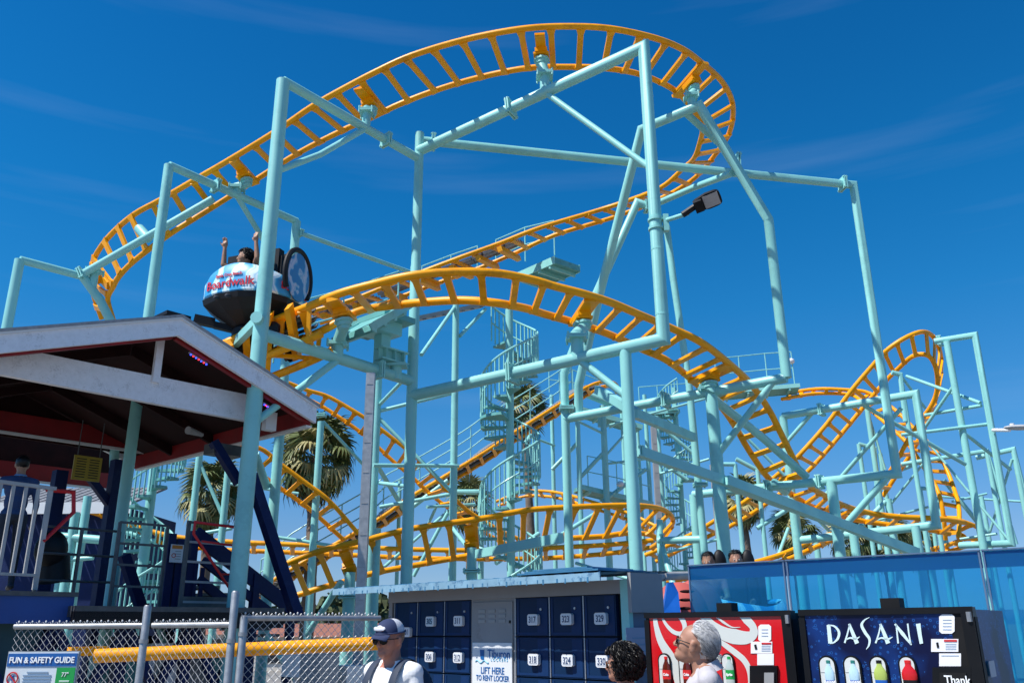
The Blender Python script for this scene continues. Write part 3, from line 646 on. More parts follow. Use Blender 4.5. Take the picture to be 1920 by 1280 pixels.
# stepped catwalk beside the lift track
th5, CA, CB = T5
t = thing('lift_stairs', 'grey stepped walkway with teal handrails climbing beside the straight lift track', 'stairs', base(P(800, 930, 25)))
st = MB(); hr = [[], [], []]; ps = []
n = len(CA)
for i in range(0, n-14):
    for f in (0, .34, .67):
        c = lerp(CA[i], CA[i+1], f); x = (CA[i]-CB[i]); x.z = 0; x.normalize(); d = (CA[i+1]-CA[i]).normalized(); dh = Vector((d.x, d.y, 0)).normalized(); sd2 = Vector((-dh.y, dh.x, 0))
        if f == 0:
            pass
        q = c+sd2*.55; st.box(q, sd2*.8, dh*.26, Vector((0, 0, .03)))
    q = CA[i]+sd2*.95
    for k, h in enumerate((.4, .75, 1.1)): hr[k].append(q+Vector((0, 0, h)))
    if i % 4 == 0: ps.append(q)
obj('steps', st, GREY, t, smooth=False, kind='stuff')
for k in range(3): obj('handrail', MB().tube(hr[k], .02, 6), TEAL, t)
for q in ps: obj('rail_post', MB().tube([q, q+Vector((0, 0, 1.1))], .02, 6), TEAL, t)
cb = MB().tube([(CA[i]+CB[i])/2+Vector((0, 0, -.02)) for i in range(n-12)], .055, 6); obj('chain_guide', cb, STEEL, th5)

# ================================================================== POLES AND LAMPS
def sqpole(label, top, Y, w_, m=GALV, ztop=None):
    p = P(top[0], top[1], Y); t = thing('utility_pole', label, 'pole', base(p))
    obj('shaft', MB().abox((p.x, p.y, p.z/2), w_, w_, p.z), m, t, smooth=False)
    obj('base_plate', MB().abox((p.x, p.y, .015), w_*1.8, w_*1.8, .03), m, t, smooth=False)
    b = MB()
    for k in range(int(p.z/.45)): b.abox((p.x, p.y-w_/2-.003, .3+k*.45), w_*.7, .006, .008)
    obj('band', b, GREY, t, smooth=False)
sqpole('square galvanised pole rising from the fence to the platform, with thin bands', (696, 700), 12.6, .13)
sqpole('thin weathered grey pole beside the smaller spiral staircase', (1225, 800), 26, .16, GREY)
sqpole('grey pole just behind the kneed frame lower column', (1340, 870), 22, .22, GREY)
LENS = mat('lamp_lens', (.40, .37, .36), .3, var=.1, scale=60)
t = thing('flood_lamp', 'black LED area lamp on a short arm banded to the bent column', 'street lamp', base(R0))
A0 = Vector((R0.x, R0.y, P(1240, 418, 12).z)); A1 = A0+Vector((.16, -.05, .02)); A2 = P(1290, 400, 11.6)
obj('mount_band', MB().disc(A0+Vector((0, 0, .05)), (0, 0, 1), .12, .04, 18).disc(A0-Vector((0, 0, .1)), (0, 0, 1), .12, .04, 18).abox(A0+Vector((.15, -.04, -.02)), .08, .08, .28), TEAL, t)
obj('arm', MB().tube([A1, A2], .035, 10), TEAL, t)
B0 = P(1280, 403, 11.6); B1 = P(1302, 388, 11.55); B2 = P(1352, 368, 11.4)
obj('knuckle', MB().tube([B0, B1], .05, 8), BLACK, t)
dl = (B2-B1); nv = ((CAM-B1).normalized()*.8+Vector((0, 0, -.45))).normalized(); nv = (nv-dl.normalized()*nv.dot(dl.normalized())).normalized(); wv = dl.cross(nv).normalized()
cen = (B1+B2)/2
b = MB(); out = []
for k in range(20):
    a_ = 2*math.pi*k/20; cx_ = math.copysign(abs(math.cos(a_))**.45, math.cos(a_)); sy_ = math.copysign(abs(math.sin(a_))**.45, math.sin(a_))
    out.append(cen+dl*.5*cx_+wv*.125*sy_*(1 if cx_ > -.3 else .8))
b.prism(out, -nv*.07); obj('lamp_head', b, BLACK, t)
c2 = lerp(B1, B2, .64); obj('lens', MB().box(c2+nv*.006, dl*.56, wv*.2, nv*.01), LENS, t, smooth=False)
obj('driver_box', MB().box(lerp(B1, B2, .15)+nv*.03, dl*.3, wv*.18, nv*.09), BLACK, t, smooth=False)
t = thing('street_lamp', 'white cobra head lamp on an arm at the right edge of the picture', 'street lamp', base(P(1866, 805, 19.4)))
obj('arm', MB().tube([P(1862, 806, 19.4), P(1893, 806, 18.8)], .04, 8), WH, t); obj('lamp_head', MB().ellipsoid(P(1912, 801, 18.4), (.36, .12, .06), 14, 8), mat('lamp_grey', (.42, .43, .44), .5), t)
obj('photocell', MB().disc(P(1898, 798, 18.6), (0, 0, 1), .05, .1, 10), WH, t)

# ================================================================== PALMS
LEAF = mat('palm_leaf', (.12, .15, .045), .55, var=.35, scale=3)
LEAF2 = mat('palm_leaf_yellowed', (.32, .29, .12), .6, var=.3, scale=4)
DEAD = mat('dead_palm_skirt', (.16, .105, .06), .9, var=.3, scale=5)
BARK = mat('palm_bark', (.17, .13, .10), .9, var=.25, scale=4, bump=.4, bscale=12)
for mm in (LEAF, LEAF2): mm.node_tree.nodes['Principled BSDF'].inputs['Subsurface Weight'].default_value = 0
def frond_mesh(seed, m):
    rd = random.Random(seed); b = MB(); st_ = rd.uniform(.7, 1.0); droop = rd.uniform(.1, .3)
    b.tube([(0, 0, 0), (st_*.5, 0, .03), (st_, 0, -.02)], [.02, .014, .01], 4)
    n_ = 19
    for k in range(n_):
        a = R(-115+230*k/(n_-1))+rd.uniform(-.04, .04); L = rd.uniform(.60, .85)*(1-.25*abs(a)/R(115))
        d = Vector((math.cos(a), math.sin(a), 0)); s_ = Vector((-d.y, d.x, 0))*.046; o = Vector((st_, 0, -.02))
        p1 = o+d*L*.55+Vector((0, 0, .03)); p2 = o+d*L*.85+Vector((0, 0, -.10-droop*.5)); p3 = o+d*L+Vector((0, 0, -.2-droop*1.3))
        z = Vector((0, 0, .014))
        b.add([o, p1-s_*1.1, p1+s_*1.1, p1+z, p2-s_*.6, p2+s_*.6, p3], [(0, 1, 3), (0, 3, 2), (1, 4, 3), (3, 4, 5), (3, 5, 2), (4, 6, 5)])
    me = bpy.data.meshes.new('frond'); me.from_pydata([tuple(v) for v in b.v], [], b.f); me.materials.append(m); return me
FR = [frond_mesh(k, LEAF if k % 4 else LEAF2) for k in range(8)]
def palm(label, px, py, Y, scale, n=64, seed=1, skirt=1.0, lean=(0, 0)):
    rd = random.Random(seed); c = P(px, py, Y); t = thing('palm_tree', label, 'palm tree', (c.x+lean[0], c.y, 0), 0, 'fan palms behind the coaster')
    b0 = Vector((c.x+lean[0], c.y, 0)); pts = []; rad = []
    for k in range(26):
        f = k/25; pts.append(Vector((b0.x+(c.x-b0.x)*f+.05*math.sin(f*4), b0.y, c.z*f))); rad.append((.24-.10*f+(.012 if k % 2 else 0))*scale**.5)
    obj('trunk', MB().tube(pts, rad, 10), BARK, t, ang=180)
    for k in range(n):
        f = (k+.5)/n; el = R(82-150*f**1.05+rd.uniform(-9, 9)); az = k*2.39996+rd.uniform(-.2, .2)
        M = Matrix.Translation(c+Vector((0, 0, .15*scale*(1-2*f)))) @ Matrix.Rotation(az, 4, 'Z') @ Matrix.Rotation(-el, 4, 'Y') @ Matrix.Rotation(rd.uniform(-.9, .9), 4, 'X') @ Matrix.Diagonal((scale*rd.uniform(.8, 1.1),)*3+(1,))
        me = FR[rd.randrange(8)]; inst('frond', me, t, M)
    sk = MB()
    for k in range(int(70*skirt)):
        az = rd.uniform(0, 6.28); h = rd.uniform(.2, 1.5*skirt)*scale; r_ = rd.uniform(.18, .5)*scale*(1-.35*h/(1.5*scale)); p = c+Vector((r_*.4*math.cos(az), r_*.4*math.sin(az), -h*.6)); q = c+Vector((r_*math.cos(az), r_*math.sin(az), -h-rd.uniform(.2, .6)*scale))
        s_ = Vector((-math.sin(az), math.cos(az), 0))*rd.uniform(.02, .07)*scale; sk.add([p-s_*.3, p+s_*.3, q+s_+Vector((0, 0, .1)), q, q-s_+Vector((0, 0, .1))], [(0, 1, 2, 3, 4)])
    obj('dead_skirt', sk, DEAD, t, smooth=False, kind='stuff')
palm('large full fan palm just right of the station roof', 593, 858, 25, .86, 72, 2, 1.0)
palm('fan palm seen through the station between the navy posts', 397, 928, 27, .72, 60, 5, 1.3)
palm('fan palm hidden behind the near spiral staircase', 985, 768, 33, .72, 48, 8, .8, (.2, 0))
palm('small fan palm behind the mid column and banked track', 880, 945, 36, .75, 46, 11)
palm('fan palm between the kneed frame columns', 1392, 938, 36, .78, 50, 14)
palm('low fan palm left of the big yellow crossing at right', 1486, 1000, 36, .72, 44, 17)
palm('fan palm above the blue screens, left one of two close together', 1600, 1010, 34, .75, 46, 20)
palm('fan palm above the blue screens, right one of two close together', 1657, 1012, 34, .75, 46, 23)
palm('smallest fan palm top over the blue screens near the far right curve', 1728, 1030, 38, .6, 40, 26)

# ================================================================== DISTANT TREES AND BUILDINGS
FOL = mat('tree_foliage', (.055, .075, .028), .8, var=.4, scale=2)
def tree(label, px, py, Y, w_, seed):
    rd = random.Random(seed); c = P(px, py-8, Y); w_ *= 1.3; t = thing('broadleaf_tree', label, 'tree', base(c), 0, 'trees on the far edge of the park')
    obj('trunk', MB().tube([(c.x, c.y, 0), (c.x+.1, c.y, c.z*.5), (c.x, c.y, c.z*.8)], [.3, .22, .1], 8), BARK, t)
    b = MB(); h = max(2.5, c.z*.75)
    for k in range(1300):
        d = Vector((rd.gauss(0, 1), rd.gauss(0, 1), rd.gauss(0, 1))).normalized()*rd.uniform(.35, 1)**.5
        lump = 1+.35*noise.noise(d*2.2+Vector((seed, 0, 0)))
        p = Vector((c.x+d.x*w_*lump, c.y+d.y*w_*lump, c.z-h*.5+d.z*h*.5*lump)); a = Vector((rd.uniform(-1, 1), rd.uniform(-1, 1), rd.uniform(-1, 1))).normalized(); s_ = rd.uniform(.15, .42)
        q = a.orthogonal().normalized(); b.add([p-q*s_, p+a.cross(q)*s_, p+q*s_, p-a.cross(q)*s_], [(0, 1, 2, 3)])
    obj('crown', b, FOL, t, smooth=False)
for k, (px, py, Y, w_) in enumerate(((598, 1142, 70, 3), (630, 1138, 66, 2.6), (665, 1120, 60, 2.2), (706, 1142, 62, 2.4), (560, 1150, 80, 4), (480, 1150, 75, 4))):
    tree(['dark tree just left of the railed post behind the fence', 'round olive tree behind the chain link fence left of the grey pole', 'tallest dark conical tree left of the grey pole', 'dark tree between the grey pole and the lockers', 'low broad tree behind the navy diagonal brace', 'low broad tree behind the fence post'][k], px, py, Y, w_, k)
HOUSE = mat('cream_wall', (.62, .58, .52), .8, var=.06); ROOFT = mat('tile_roof', (.28, .11, .07), .8, var=.2)
GLASSD = mat('dark_window', (.03, .04, .05), .15)
for k, (px, Y, w_, h, lab) in enumerate(((500, 48, 6, 1.5, 'low cream building behind the fence left of the teal post'), (600, 42, 5, 1.4, 'low cream building with a tiled roof behind the chain link'), (700, 50, 7, 1.5, 'low cream building just left of the lockers behind the cap man'))):
    p = P(px, 1175, Y); t = thing('far_building', lab, 'building', (p.x, p.y, 0), 0, 'low buildings beyond the fence')
    obj('wall', MB().abox((p.x, p.y, h/2), w_, 4, h), HOUSE, t, smooth=False)
    obj('roof', MB().prism([(p.x-w_/2-.3, p.y-2.4, h), (p.x-w_/2-.3, p.y+2.4, h), (p.x-w_/2-.3, p.y, h+.5)], (w_+.6, 0, 0)), ROOFT, t, smooth=False)
    for j in range(3): obj('window', MB().abox((p.x-w_/3+j*w_/3, p.y-2.02, h*.55), .9, .05, .9), GLASSD, t, smooth=False)
BROOF = mat('grey_roof_tile', (.16, .17, .19), .7, var=.2)
t = thing('far_kiosk', 'small kiosk with a grey corrugated roof glimpsed inside the station left of the yellow notice', 'building', base(P(120, 915, 22)), 0)
p = P(120, 925, 22); obj('wall', MB().abox((p.x, p.y+1.5, p.z/2-.2), 3.6, 3, p.z-.4), NAVY, t, smooth=False)
b = MB()
for k in range(18): b.box((p.x-1.9+k*.22, p.y+.6, p.z), (.16, 0, 0), Vector((0, 2.4, .8)), (0, 0, .06))
obj('corrugated_roof', b, BROOF, t, smooth=False); obj('fascia', MB().abox((p.x, p.y-.62, p.z-.45), 4.1, .06, .28), WH, t, smooth=False)
# ================================================================== STATION
E1 = Vector((.658, .753, 0)).normalized(); E2 = Vector((-E1.y, E1.x, 0)); ZZ = Vector((0, 0, 1))
SO = P(0, 705, 9.4); SO = Vector((SO.x, SO.y, 0))
def SP(s, d, z): return SO+E1*s+E2*d+ZZ*z
def SQ(px, py, d):
    """point on the vertical plane at depth d behind the gable"""
    return PL(px, py, SO+E2*d, E2)
st = thing('station_canopy', 'open ride station with a peeling white gable, dark red ceiling and navy posts', 'station', tuple(SO))
pk = SQ(335, 598, 0); er = SQ(590, 764, 0); ps_ = (pk-SO).dot(E1); rs_ = (er-SO).dot(E1)
ls_ = 2*ps_-rs_; zp = pk.z; ze = er.z
DEP = 5.6
def slab(name, a, b, d0, d1, th, m, dz=0, **k):
    (s0, z0), (s1, z1) = a, b
    pts = [SP(s0, d0, z0+dz), SP(s1, d0, z1+dz), SP(s1, d0, z1+dz-th), SP(s0, d0, z0+dz-th)]
    return obj(name, MB().prism(pts, E2*(d1-d0)), m, st, smooth=False, **k)
SHING = mat('grey_shingles', (.30, .31, .33), .9, var=.15, scale=20)
sl_ = (ze-zp)/(rs_-ps_)
slab('roof', (ps_, zp), (rs_+.03, ze+sl_*.03), -.10, DEP, .04, SHING, .045); slab('roof', (ls_-.03, ze+sl_*.03), (ps_, zp), -.10, DEP, .04, SHING, .045)
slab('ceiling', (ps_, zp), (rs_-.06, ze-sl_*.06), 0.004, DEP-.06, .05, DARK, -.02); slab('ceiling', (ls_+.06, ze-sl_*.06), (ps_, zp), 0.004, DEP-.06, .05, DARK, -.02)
slab('fascia', (ps_, zp), (rs_, ze), -.06, 0, .25, WHITE); slab('fascia', (ls_, ze), (ps_, zp), -.06, 0, .25, WHITE)
slab('fascia', (ps_, zp), (rs_, ze), DEP-.06, DEP, .25, WHITE); slab('fascia', (ls_, ze), (ps_, zp), DEP-.06, DEP, .25, WHITE)
slab('drip_edge', (ps_, zp+.03), (rs_+.02, ze+.03+sl_*.02), -.09, -.062, .05, WH); slab('drip_edge', (ls_-.02, ze+.03+sl_*.02), (ps_, zp+.03), -.09, -.062, .05, WH)
# ridge cap lump
obj('ridge_cap', MB().box(SP(ps_, .5, zp+.06), E1*.35, E2*1.0, ZZ*.05), BLACK, st, smooth=False)
for d0 in (1.3, 2.7, 4.1):      # rafters
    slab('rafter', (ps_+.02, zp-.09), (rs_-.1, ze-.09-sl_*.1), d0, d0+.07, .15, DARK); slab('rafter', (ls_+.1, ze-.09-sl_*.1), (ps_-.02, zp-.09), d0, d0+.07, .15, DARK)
slab('rafter', (ps_+.02, zp-.075), (rs_-.02, ze-.075-sl_*.02), .05, .12, .2, RED); slab('rafter', (ls_+.02, ze-.075-sl_*.02), (ps_-.02, zp-.075), .05, .12, .2, RED)
for s_ in (rs_-.08, ls_+.08):    # eave beams running back
    obj('eave_beam', MB().box(SP(s_, DEP/2, ze-.15), E1*.06, E2*(DEP-.14), ZZ*.24), RED, st, smooth=False)
    obj('eave_trim', MB().box(SP(s_+(.05 if s_ > 0 else -.05), DEP/2, ze-.285), E1*.1, E2*(DEP-.14), ZZ*.03), WH, st, smooth=False)
# truss
TD = .46
tl = SQ(10, 648, TD); tlb = SQ(10, 703, TD); tr_ = SQ(500, 748, TD)
zt1 = tl.z; zt0 = tlb.z
s_a = (tl-SO).dot(E1); s_b = (SQ(492, 760, TD)-SO).dot(E1)
obj('tie_beam', MB().prism([SP(s_a, TD, zt0), SP(s_b, TD, zt0), SP(s_b, TD, SQ(492, 745, TD).z), SP(s_a, TD, zt1)], E2*.09), WHITE, st, smooth=False)
obj('tie_beam', MB().prism([SP(ls_, TD-.01, zt0-.03), SP(s_a, TD-.01, zt0-.03), SP(s_a, TD-.01, zt1+.02), SP(ls_, TD-.01, zt1-.1)], E2*.11), WHITE, st, smooth=False)
kp = SQ(291, 700, TD); ks = (kp-SO).dot(E1)
obj('king_post', MB().box(SP(ks, TD-.03, (zp-.1+zt0+.28)/2), E1*.1, E2*.06, ZZ*(zp-.1-zt0-.28)), WHITE, st, smooth=False)
obj('bracket_block', MB().box(SQ(505, 790, TD+.02), E1*.18, E2*.12, ZZ*.28), WH, st, smooth=False)
# rear truss
zr = SQ(100, 812, DEP-.3).z; zr1 = SQ(100, 795, DEP-.3).z
obj('rear_beam', MB().box(SP((ls_+rs_)/2, DEP-.35, zr+.05), E1*(rs_-ls_-.2), E2*.1, ZZ*.36), RED, st, smooth=False)
obj('rear_trim', MB().box(SP((ls_+rs_)/2, DEP-.41, zr-.13), E1*(rs_-ls_-.2), E2*.03, ZZ*.05), WH, st, smooth=False)
_h0 = SQ(-30, 880, DEP+.9); _h1 = SQ(205, 898, DEP+.9); _s0 = (_h0-SO).dot(E1); _s1 = (_h1-SO).dot(E1)
obj('rear_header', MB().box(SP((_s0+_s1)/2, DEP+.9, (_h0.z+_h1.z)/2), E1*(_s1-_s0), E2*.08, ZZ*.30), RED, st, smooth=False)
obj('rear_header_trim', MB().box(SP((_s0+_s1)/2, DEP+.84, (_h0.z+_h1.z)/2-.17), E1*(_s1-_s0), E2*.03, ZZ*.04), WH, st, smooth=False)
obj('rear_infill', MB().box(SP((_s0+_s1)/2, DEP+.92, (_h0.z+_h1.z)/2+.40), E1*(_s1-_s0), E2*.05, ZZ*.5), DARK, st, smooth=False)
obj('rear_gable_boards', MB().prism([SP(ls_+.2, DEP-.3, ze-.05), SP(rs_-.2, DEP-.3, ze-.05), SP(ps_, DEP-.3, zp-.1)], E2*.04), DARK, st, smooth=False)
DZ = SQ(300, 1140, .8).z
def npost(px, py0, d, w_=.16, m=NAVY, zt=None, name='post'):
    p = SQ(px, 1000, d); s_ = (p-SO).dot(E1); z1 = zt or SQ(px, py0, d).z
    obj(name, MB().box(SP(s_, d, z1/2), E1*w_, E2*w_, ZZ*z1), m, st, smooth=False); return s_
sA = npost(455, 812, .75, .17); sB = npost(203, 860, 4.6, .2); npost(95, 880, 5.0, .2); npost(-60, 860, .75, .2)
def nbrace(a, b, w_=.12, m=NAVY, name='knee_brace'): obj(name, MB().bar(a, b, w_, w_, up=E2), m, st, smooth=False)
nbrace(SQ(205, 945, 4.6), SQ(165, 890, 4.6)); nbrace(SQ(208, 945, 4.6), SQ(232, 895, 4.6)); nbrace(SQ(448, 905, .9), SQ(400, 828, 1.1)); nbrace(SQ(470, 890, .7), SQ(560, 1165, .3), .15)
nbrace(SQ(232, 1040, 2.2), SQ(268, 1150, 2.2), .14)
obj('downpipe', MB().tube([SQ(1130/2.56, 1140, .9), SQ(1130/2.56+6, 960, .9)], .035, 8), STEEL, st)
cone = SQ(380, 815, 1.5); obj('speaker_horn', MB().tube([cone, cone+Vector((-.12, -.2, .02)), cone+Vector((-.14, -.25, .02))], [.03, .055, .06], 14), GREY, st)
obj('soffit_box', MB().box(SQ(420, 845, 1.2), E1*.5, E2*.3, ZZ*.16), STEEL, st, smooth=False)
LR = emit('red_led', (1, .03, .05), 2.2); LB = emit('blue_led', (.04, .07, 1), 3)
def ledstrip(pa, pb, d, n=8):
    a = SQ(pa[0], pa[1], d); b_ = SQ(pb[0], pb[1], d); h = obj('light_strip', MB().bar(a+ZZ*.02, b_+ZZ*.02, .03, .015), GREY, st, smooth=False)
    for k in range(n): obj('led', MB().ellipsoid(lerp(a, b_, (k+.5)/n)-ZZ*.008-E2*.02, (.013, .013, .01), 8, 6), LR if k % 2 else LB, h)
ledstrip((22, 645), (68, 641), .02); ledstrip((203, 634), (242, 631), .02); ledstrip((354, 663), (388, 684), .14, 7); ledstrip((493, 757), (507, 766), .16, 5)
# yellow notice
YN = mat('yellow_notice', (.34, .24, .01), .5)
YSIGN = thing('notice_board', 'yellow rectangular notice with black lines hanging inside the station', 'sign', base(SQ(163, 878, 3.2)), 0)
cy = SQ(163, 878, 3.2); nx = (SQ(190, 860, 3.2)-SQ(138, 870, 3.2)); ax_ = E1*.52
obj('board', MB().box(cy, E1*.43+ZZ*.0, E2*.02, ZZ*.38), YN, YSIGN, smooth=False)
Mx = Matrix(((E1.x, 0, -E2.x, 0), (E1.y, 0, -E2.y, 0), (0, 1, 0, 0), (0, 0, 0, 1)))
for k in range(8):
    for h in (-1, 1):
        obj('text_line', MB().box(cy-E2*.013+ZZ*(.14-k*.04)+E1*h*.10, E1*.15, E2*.003, ZZ*.014), BLACK, YSIGN, smooth=False)
for h in (-.17, .17): obj('hanger', MB().tube([cy+E1*h+ZZ*.2, cy+E1*h+ZZ*.75], .008, 5), STEEL, YSIGN)
# deck
dk0 = (SQ(140, 1150, -.1)-SO).dot(E1)
_d1 = 4.0; _dc = (dk0+_d1)/2; _dw = _d1-dk0
obj('platform_deck', MB().box(SP(_dc, 2.6, DZ-.06), E1*_dw, E2*5.4, ZZ*.12), STEEL, st, smooth=False)
obj('deck_joist', MB().box(SP(_dc, -.05, DZ-.16), E1*_dw, E2*.1, ZZ*.2), BLACK, st, smooth=False)
for k in range(5): obj('understructure_post', MB().box(SP(.3+k*.85, .4, (DZ-.12)/2), E1*.14, E2*.14, ZZ*(DZ-.12)), NAVY, st, smooth=False)
for k in range(4):
    nbrace(SP(.3+k*.85, .3, .2), SP(1.15+k*.85, .3, DZ-.25), .10, NAVY, 'cross_brace'); nbrace(SP(1.15+k*.85, .24, .2), SP(.3+k*.85, .24, DZ-.25), .10, NAVY, 'cross_brace')
# railings (grey)
def railing(label, pts, zb, h, nrail, m, r=.018, vertical=False, cat='railing', name='railing', nv=6):
    t = thing(name, label, cat, base(pts[0]), 0, 'station railings')
    q = [Vector((p[0], p[1], zb)) for p in pts]
    for k in range(nrail): obj('rail', MB().bar(q[0]+ZZ*h*(k+1)/nrail, q[-1]+ZZ*h*(k+1)/nrail, r*1.6, r*1.6) if len(q) == 2 else MB().tube([p+ZZ*h*(k+1)/nrail for p in q], r, 6), m, t, smooth=False)
    for p in q: obj('rail_post', MB().bar(p, p+ZZ*h, r*2, r*2, up=E2), m, t, smooth=False)
    if vertical:
        for k in range(nv):
            p = lerp(q[0], q[-1], (k+1)/(nv+1)); obj('bar', MB().bar(p+ZZ*.1, p+ZZ*h, r*1.4, r*1.4, up=E2), m, t, smooth=False)
        obj('bottom_rail', MB().bar(q[0]+ZZ*.1, q[-1]+ZZ*.1, r*1.5, r*1.5), m, t, smooth=False)
    return t
a_ = SQ(205, 1130, .8); b_ = SQ(298, 1130, .8); railing('grey railing on the station deck between teal column and open bay', [a_, b_], DZ, 1.08, 4, STEEL)
railing('grey railing on the station deck left of the teal column', [SQ(60, 1130, 1.2), SQ(135, 1120, 1.2), SQ(207, 1125, 1.2)], DZ, 1.0, 3, STEEL)
gt = thing('exit_gate', 'grey bar gate on the station deck with a red bent handle bar', 'gate', base(SQ(340, 1130, .5)))
g0 = SQ(338, 1130, .5); g1 = SQ(432, 1120, .55)
for k in range(5):
    zz = DZ+.08+k*.26; obj('bar', MB().bar(Vector((g0.x, g0.y, zz)), Vector((g1.x, g1.y, zz)), .03, .03), GREY if k < 4 else STEEL, gt, smooth=False)
for g_ in (g0, g1): obj('gate_post', MB().bar(Vector((g_.x, g_.y, DZ)), Vector((g_.x, g_.y, DZ+1.14)), .045, .045, up=E2), STEEL, gt, smooth=False)
obj('kick_plate', MB().bar(Vector((g0.x, g0.y, DZ+.07)), Vector((g1.x, g1.y, DZ+.07)), .02, .16), STEEL, gt, smooth=False)
rp = [SQ(440, 988, .35), SQ(366, 978, .35), SQ(363, 1000, .35), SQ(430, 1102, .35)]
obj('red_bar', MB().tube(rp, .018, 8), BRED, gt); obj('red_bar', MB().tube([SQ(378, 1014, .35), SQ(436, 1022, .35)], .014, 8), BRED, gt); obj('red_bar', MB().tube([SQ(415, 1076, .35), SQ(432, 1076, .35)], .014, 8), BRED, gt)
# white crowd railing with operator
wr0 = P(-60, 1105, 9.6); wr1 = P(64, 1108, 10.2); wt = thing('crowd_rail', 'white railing in front of the ride operator with a red grab bar', 'railing', base(wr1))
zt_ = P(64, 915, 10.2).z; zb_ = P(64, 1105, 10.2).z
def wp(f, z): return Vector((wr0.x+(wr1.x-wr0.x)*f, wr0.y+(wr1.y-wr0.y)*f, z))
WM_ = mat('worn_white_metal', (.36, .36, .36), .5, var=.1)
obj('top_rail', MB().bar(wp(0, zt_), wp(1.08, zt_), .05, .04), WM_, wt, smooth=False); obj('bottom_rail', MB().bar(wp(0, zb_+.16), wp(1, zb_+.16), .04, .03), WM_, wt, smooth=False)
for k in range(6): obj('bar' if k < 5 else 'rail_post', MB().bar(wp(k/5, zb_ if k == 5 else zb_+.16), wp(k/5, zt_), .035 if k < 5 else .055, .03, up=E2), WM_, wt, smooth=False)
obj('red_bar', MB().tube([P(88, 918, 10.2), P(138, 922, 10.6), P(138, 960, 10.6), P(80, 1015, 10.2)], .024, 8), BRED, wt)
# platform box in front
BLUEB = mat('blue_painted_board', (.012, .06, .26), .5, var=.1, scale=3)
bx = thing('platform_base', 'bright blue low platform box with a pale deck edge at the left border', 'platform', base(P(60, 1140, 10)), 0)
zc = P(137, 1118, 10.4).z; zd = P(137, 1168, 10.4).z; c0 = P(137, 1140, 10.4); b = MB().box(Vector((c0.x, c0.y, (zc+zd)/2))-E1*1.9+E2*.6, E1*3.8, E2*1.2, ZZ*(zc-zd)); obj('blue_side', b, BLUEB, bx, smooth=False)
obj('deck_top', MB().box(Vector((c0.x, c0.y, zc+.025))-E1*1.9+E2*.6, E1*3.86, E2*1.26, ZZ*.05), STEEL, bx, smooth=False)
obj('support_wall', MB().box(Vector((c0.x, c0.y, zd/2))-E1*2.0+E2*.7, E1*3.6, E2*.9, ZZ*zd), mat('dark_teal_board', (.02, .07, .09), .7), bx, smooth=False)
# navy stairs
ns = thing('navy_stairs', 'navy blue timber stairs descending right from the station deck', 'stairs', base(SQ(450, 1100, 0)))
def stair_rail(pa, pb, w_=.14): obj('stringer', MB().bar(pa, pb, .06, w_, up=ZZ), NAVY, ns, smooth=False)
for off in (1.4, 2.5):
    o_ = E2*off
    stair_rail(SQ(366, 1000, off), SQ(560, 1150, off), .22); stair_rail(SQ(380, 1050, off), SQ(530, 1165, off), .12); stair_rail(SQ(372, 1085, off), SQ(480, 1175, off), .14)
    for px, py in ((322, 1000), (338, 1010), (365, 995), (480, 1075), (545, 1150)):
        q = SQ(px, py, off); obj('newel_post', MB().box((q.x, q.y, q.z/2), E1*.11, E2*.11, ZZ*q.z), NAVY, ns, smooth=False)
for k in range(9):
    q = lerp(SQ(395, 1100, 1.4), SQ(540, 1215, 1.4), k/9); obj('tread', MB().box(q+E2*.5, E1*.3, E2*1.0, ZZ*.045), STEEL, ns, smooth=False)
for k in range(4):
    q = SQ(345+k*12, 1030+k*9, 1.35); obj('baluster', MB().box(q-ZZ*.55, E1*.06, E2*.03, ZZ*1.0), NAVY, ns, smooth=False)
sg = thing('warning_notice', 'small white warning notice with an orange head on the navy stair post', 'sign', base(SQ(331, 1040, 1.3)))
c_ = SQ(331, 1037, 1.3); obj('plate', MB().box(c_, E1*.19, E2*.012, ZZ*.25), WH, sg, smooth=False); obj('header', MB().box(c_+ZZ*.09-E2*.008, E1*.16, E2*.004, ZZ*.05), mat('orange_print', (.7, .22, .02), .5), sg, smooth=False)
for k in range(4): obj('text_line', MB().box(c_+ZZ*(.03-k*.035)-E2*.008+E1*.02, E1*.09, E2*.003, ZZ*.01), GREY, sg, smooth=False)
obj('red_circle', MB().tube([c_-E1*.045-E2*.01+(E1*math.cos(a)+ZZ*math.sin(a))*.028-ZZ*.03 for a in [k*math.pi/6 for k in range(12)]], .005, 5, closed=True), BRED, sg)
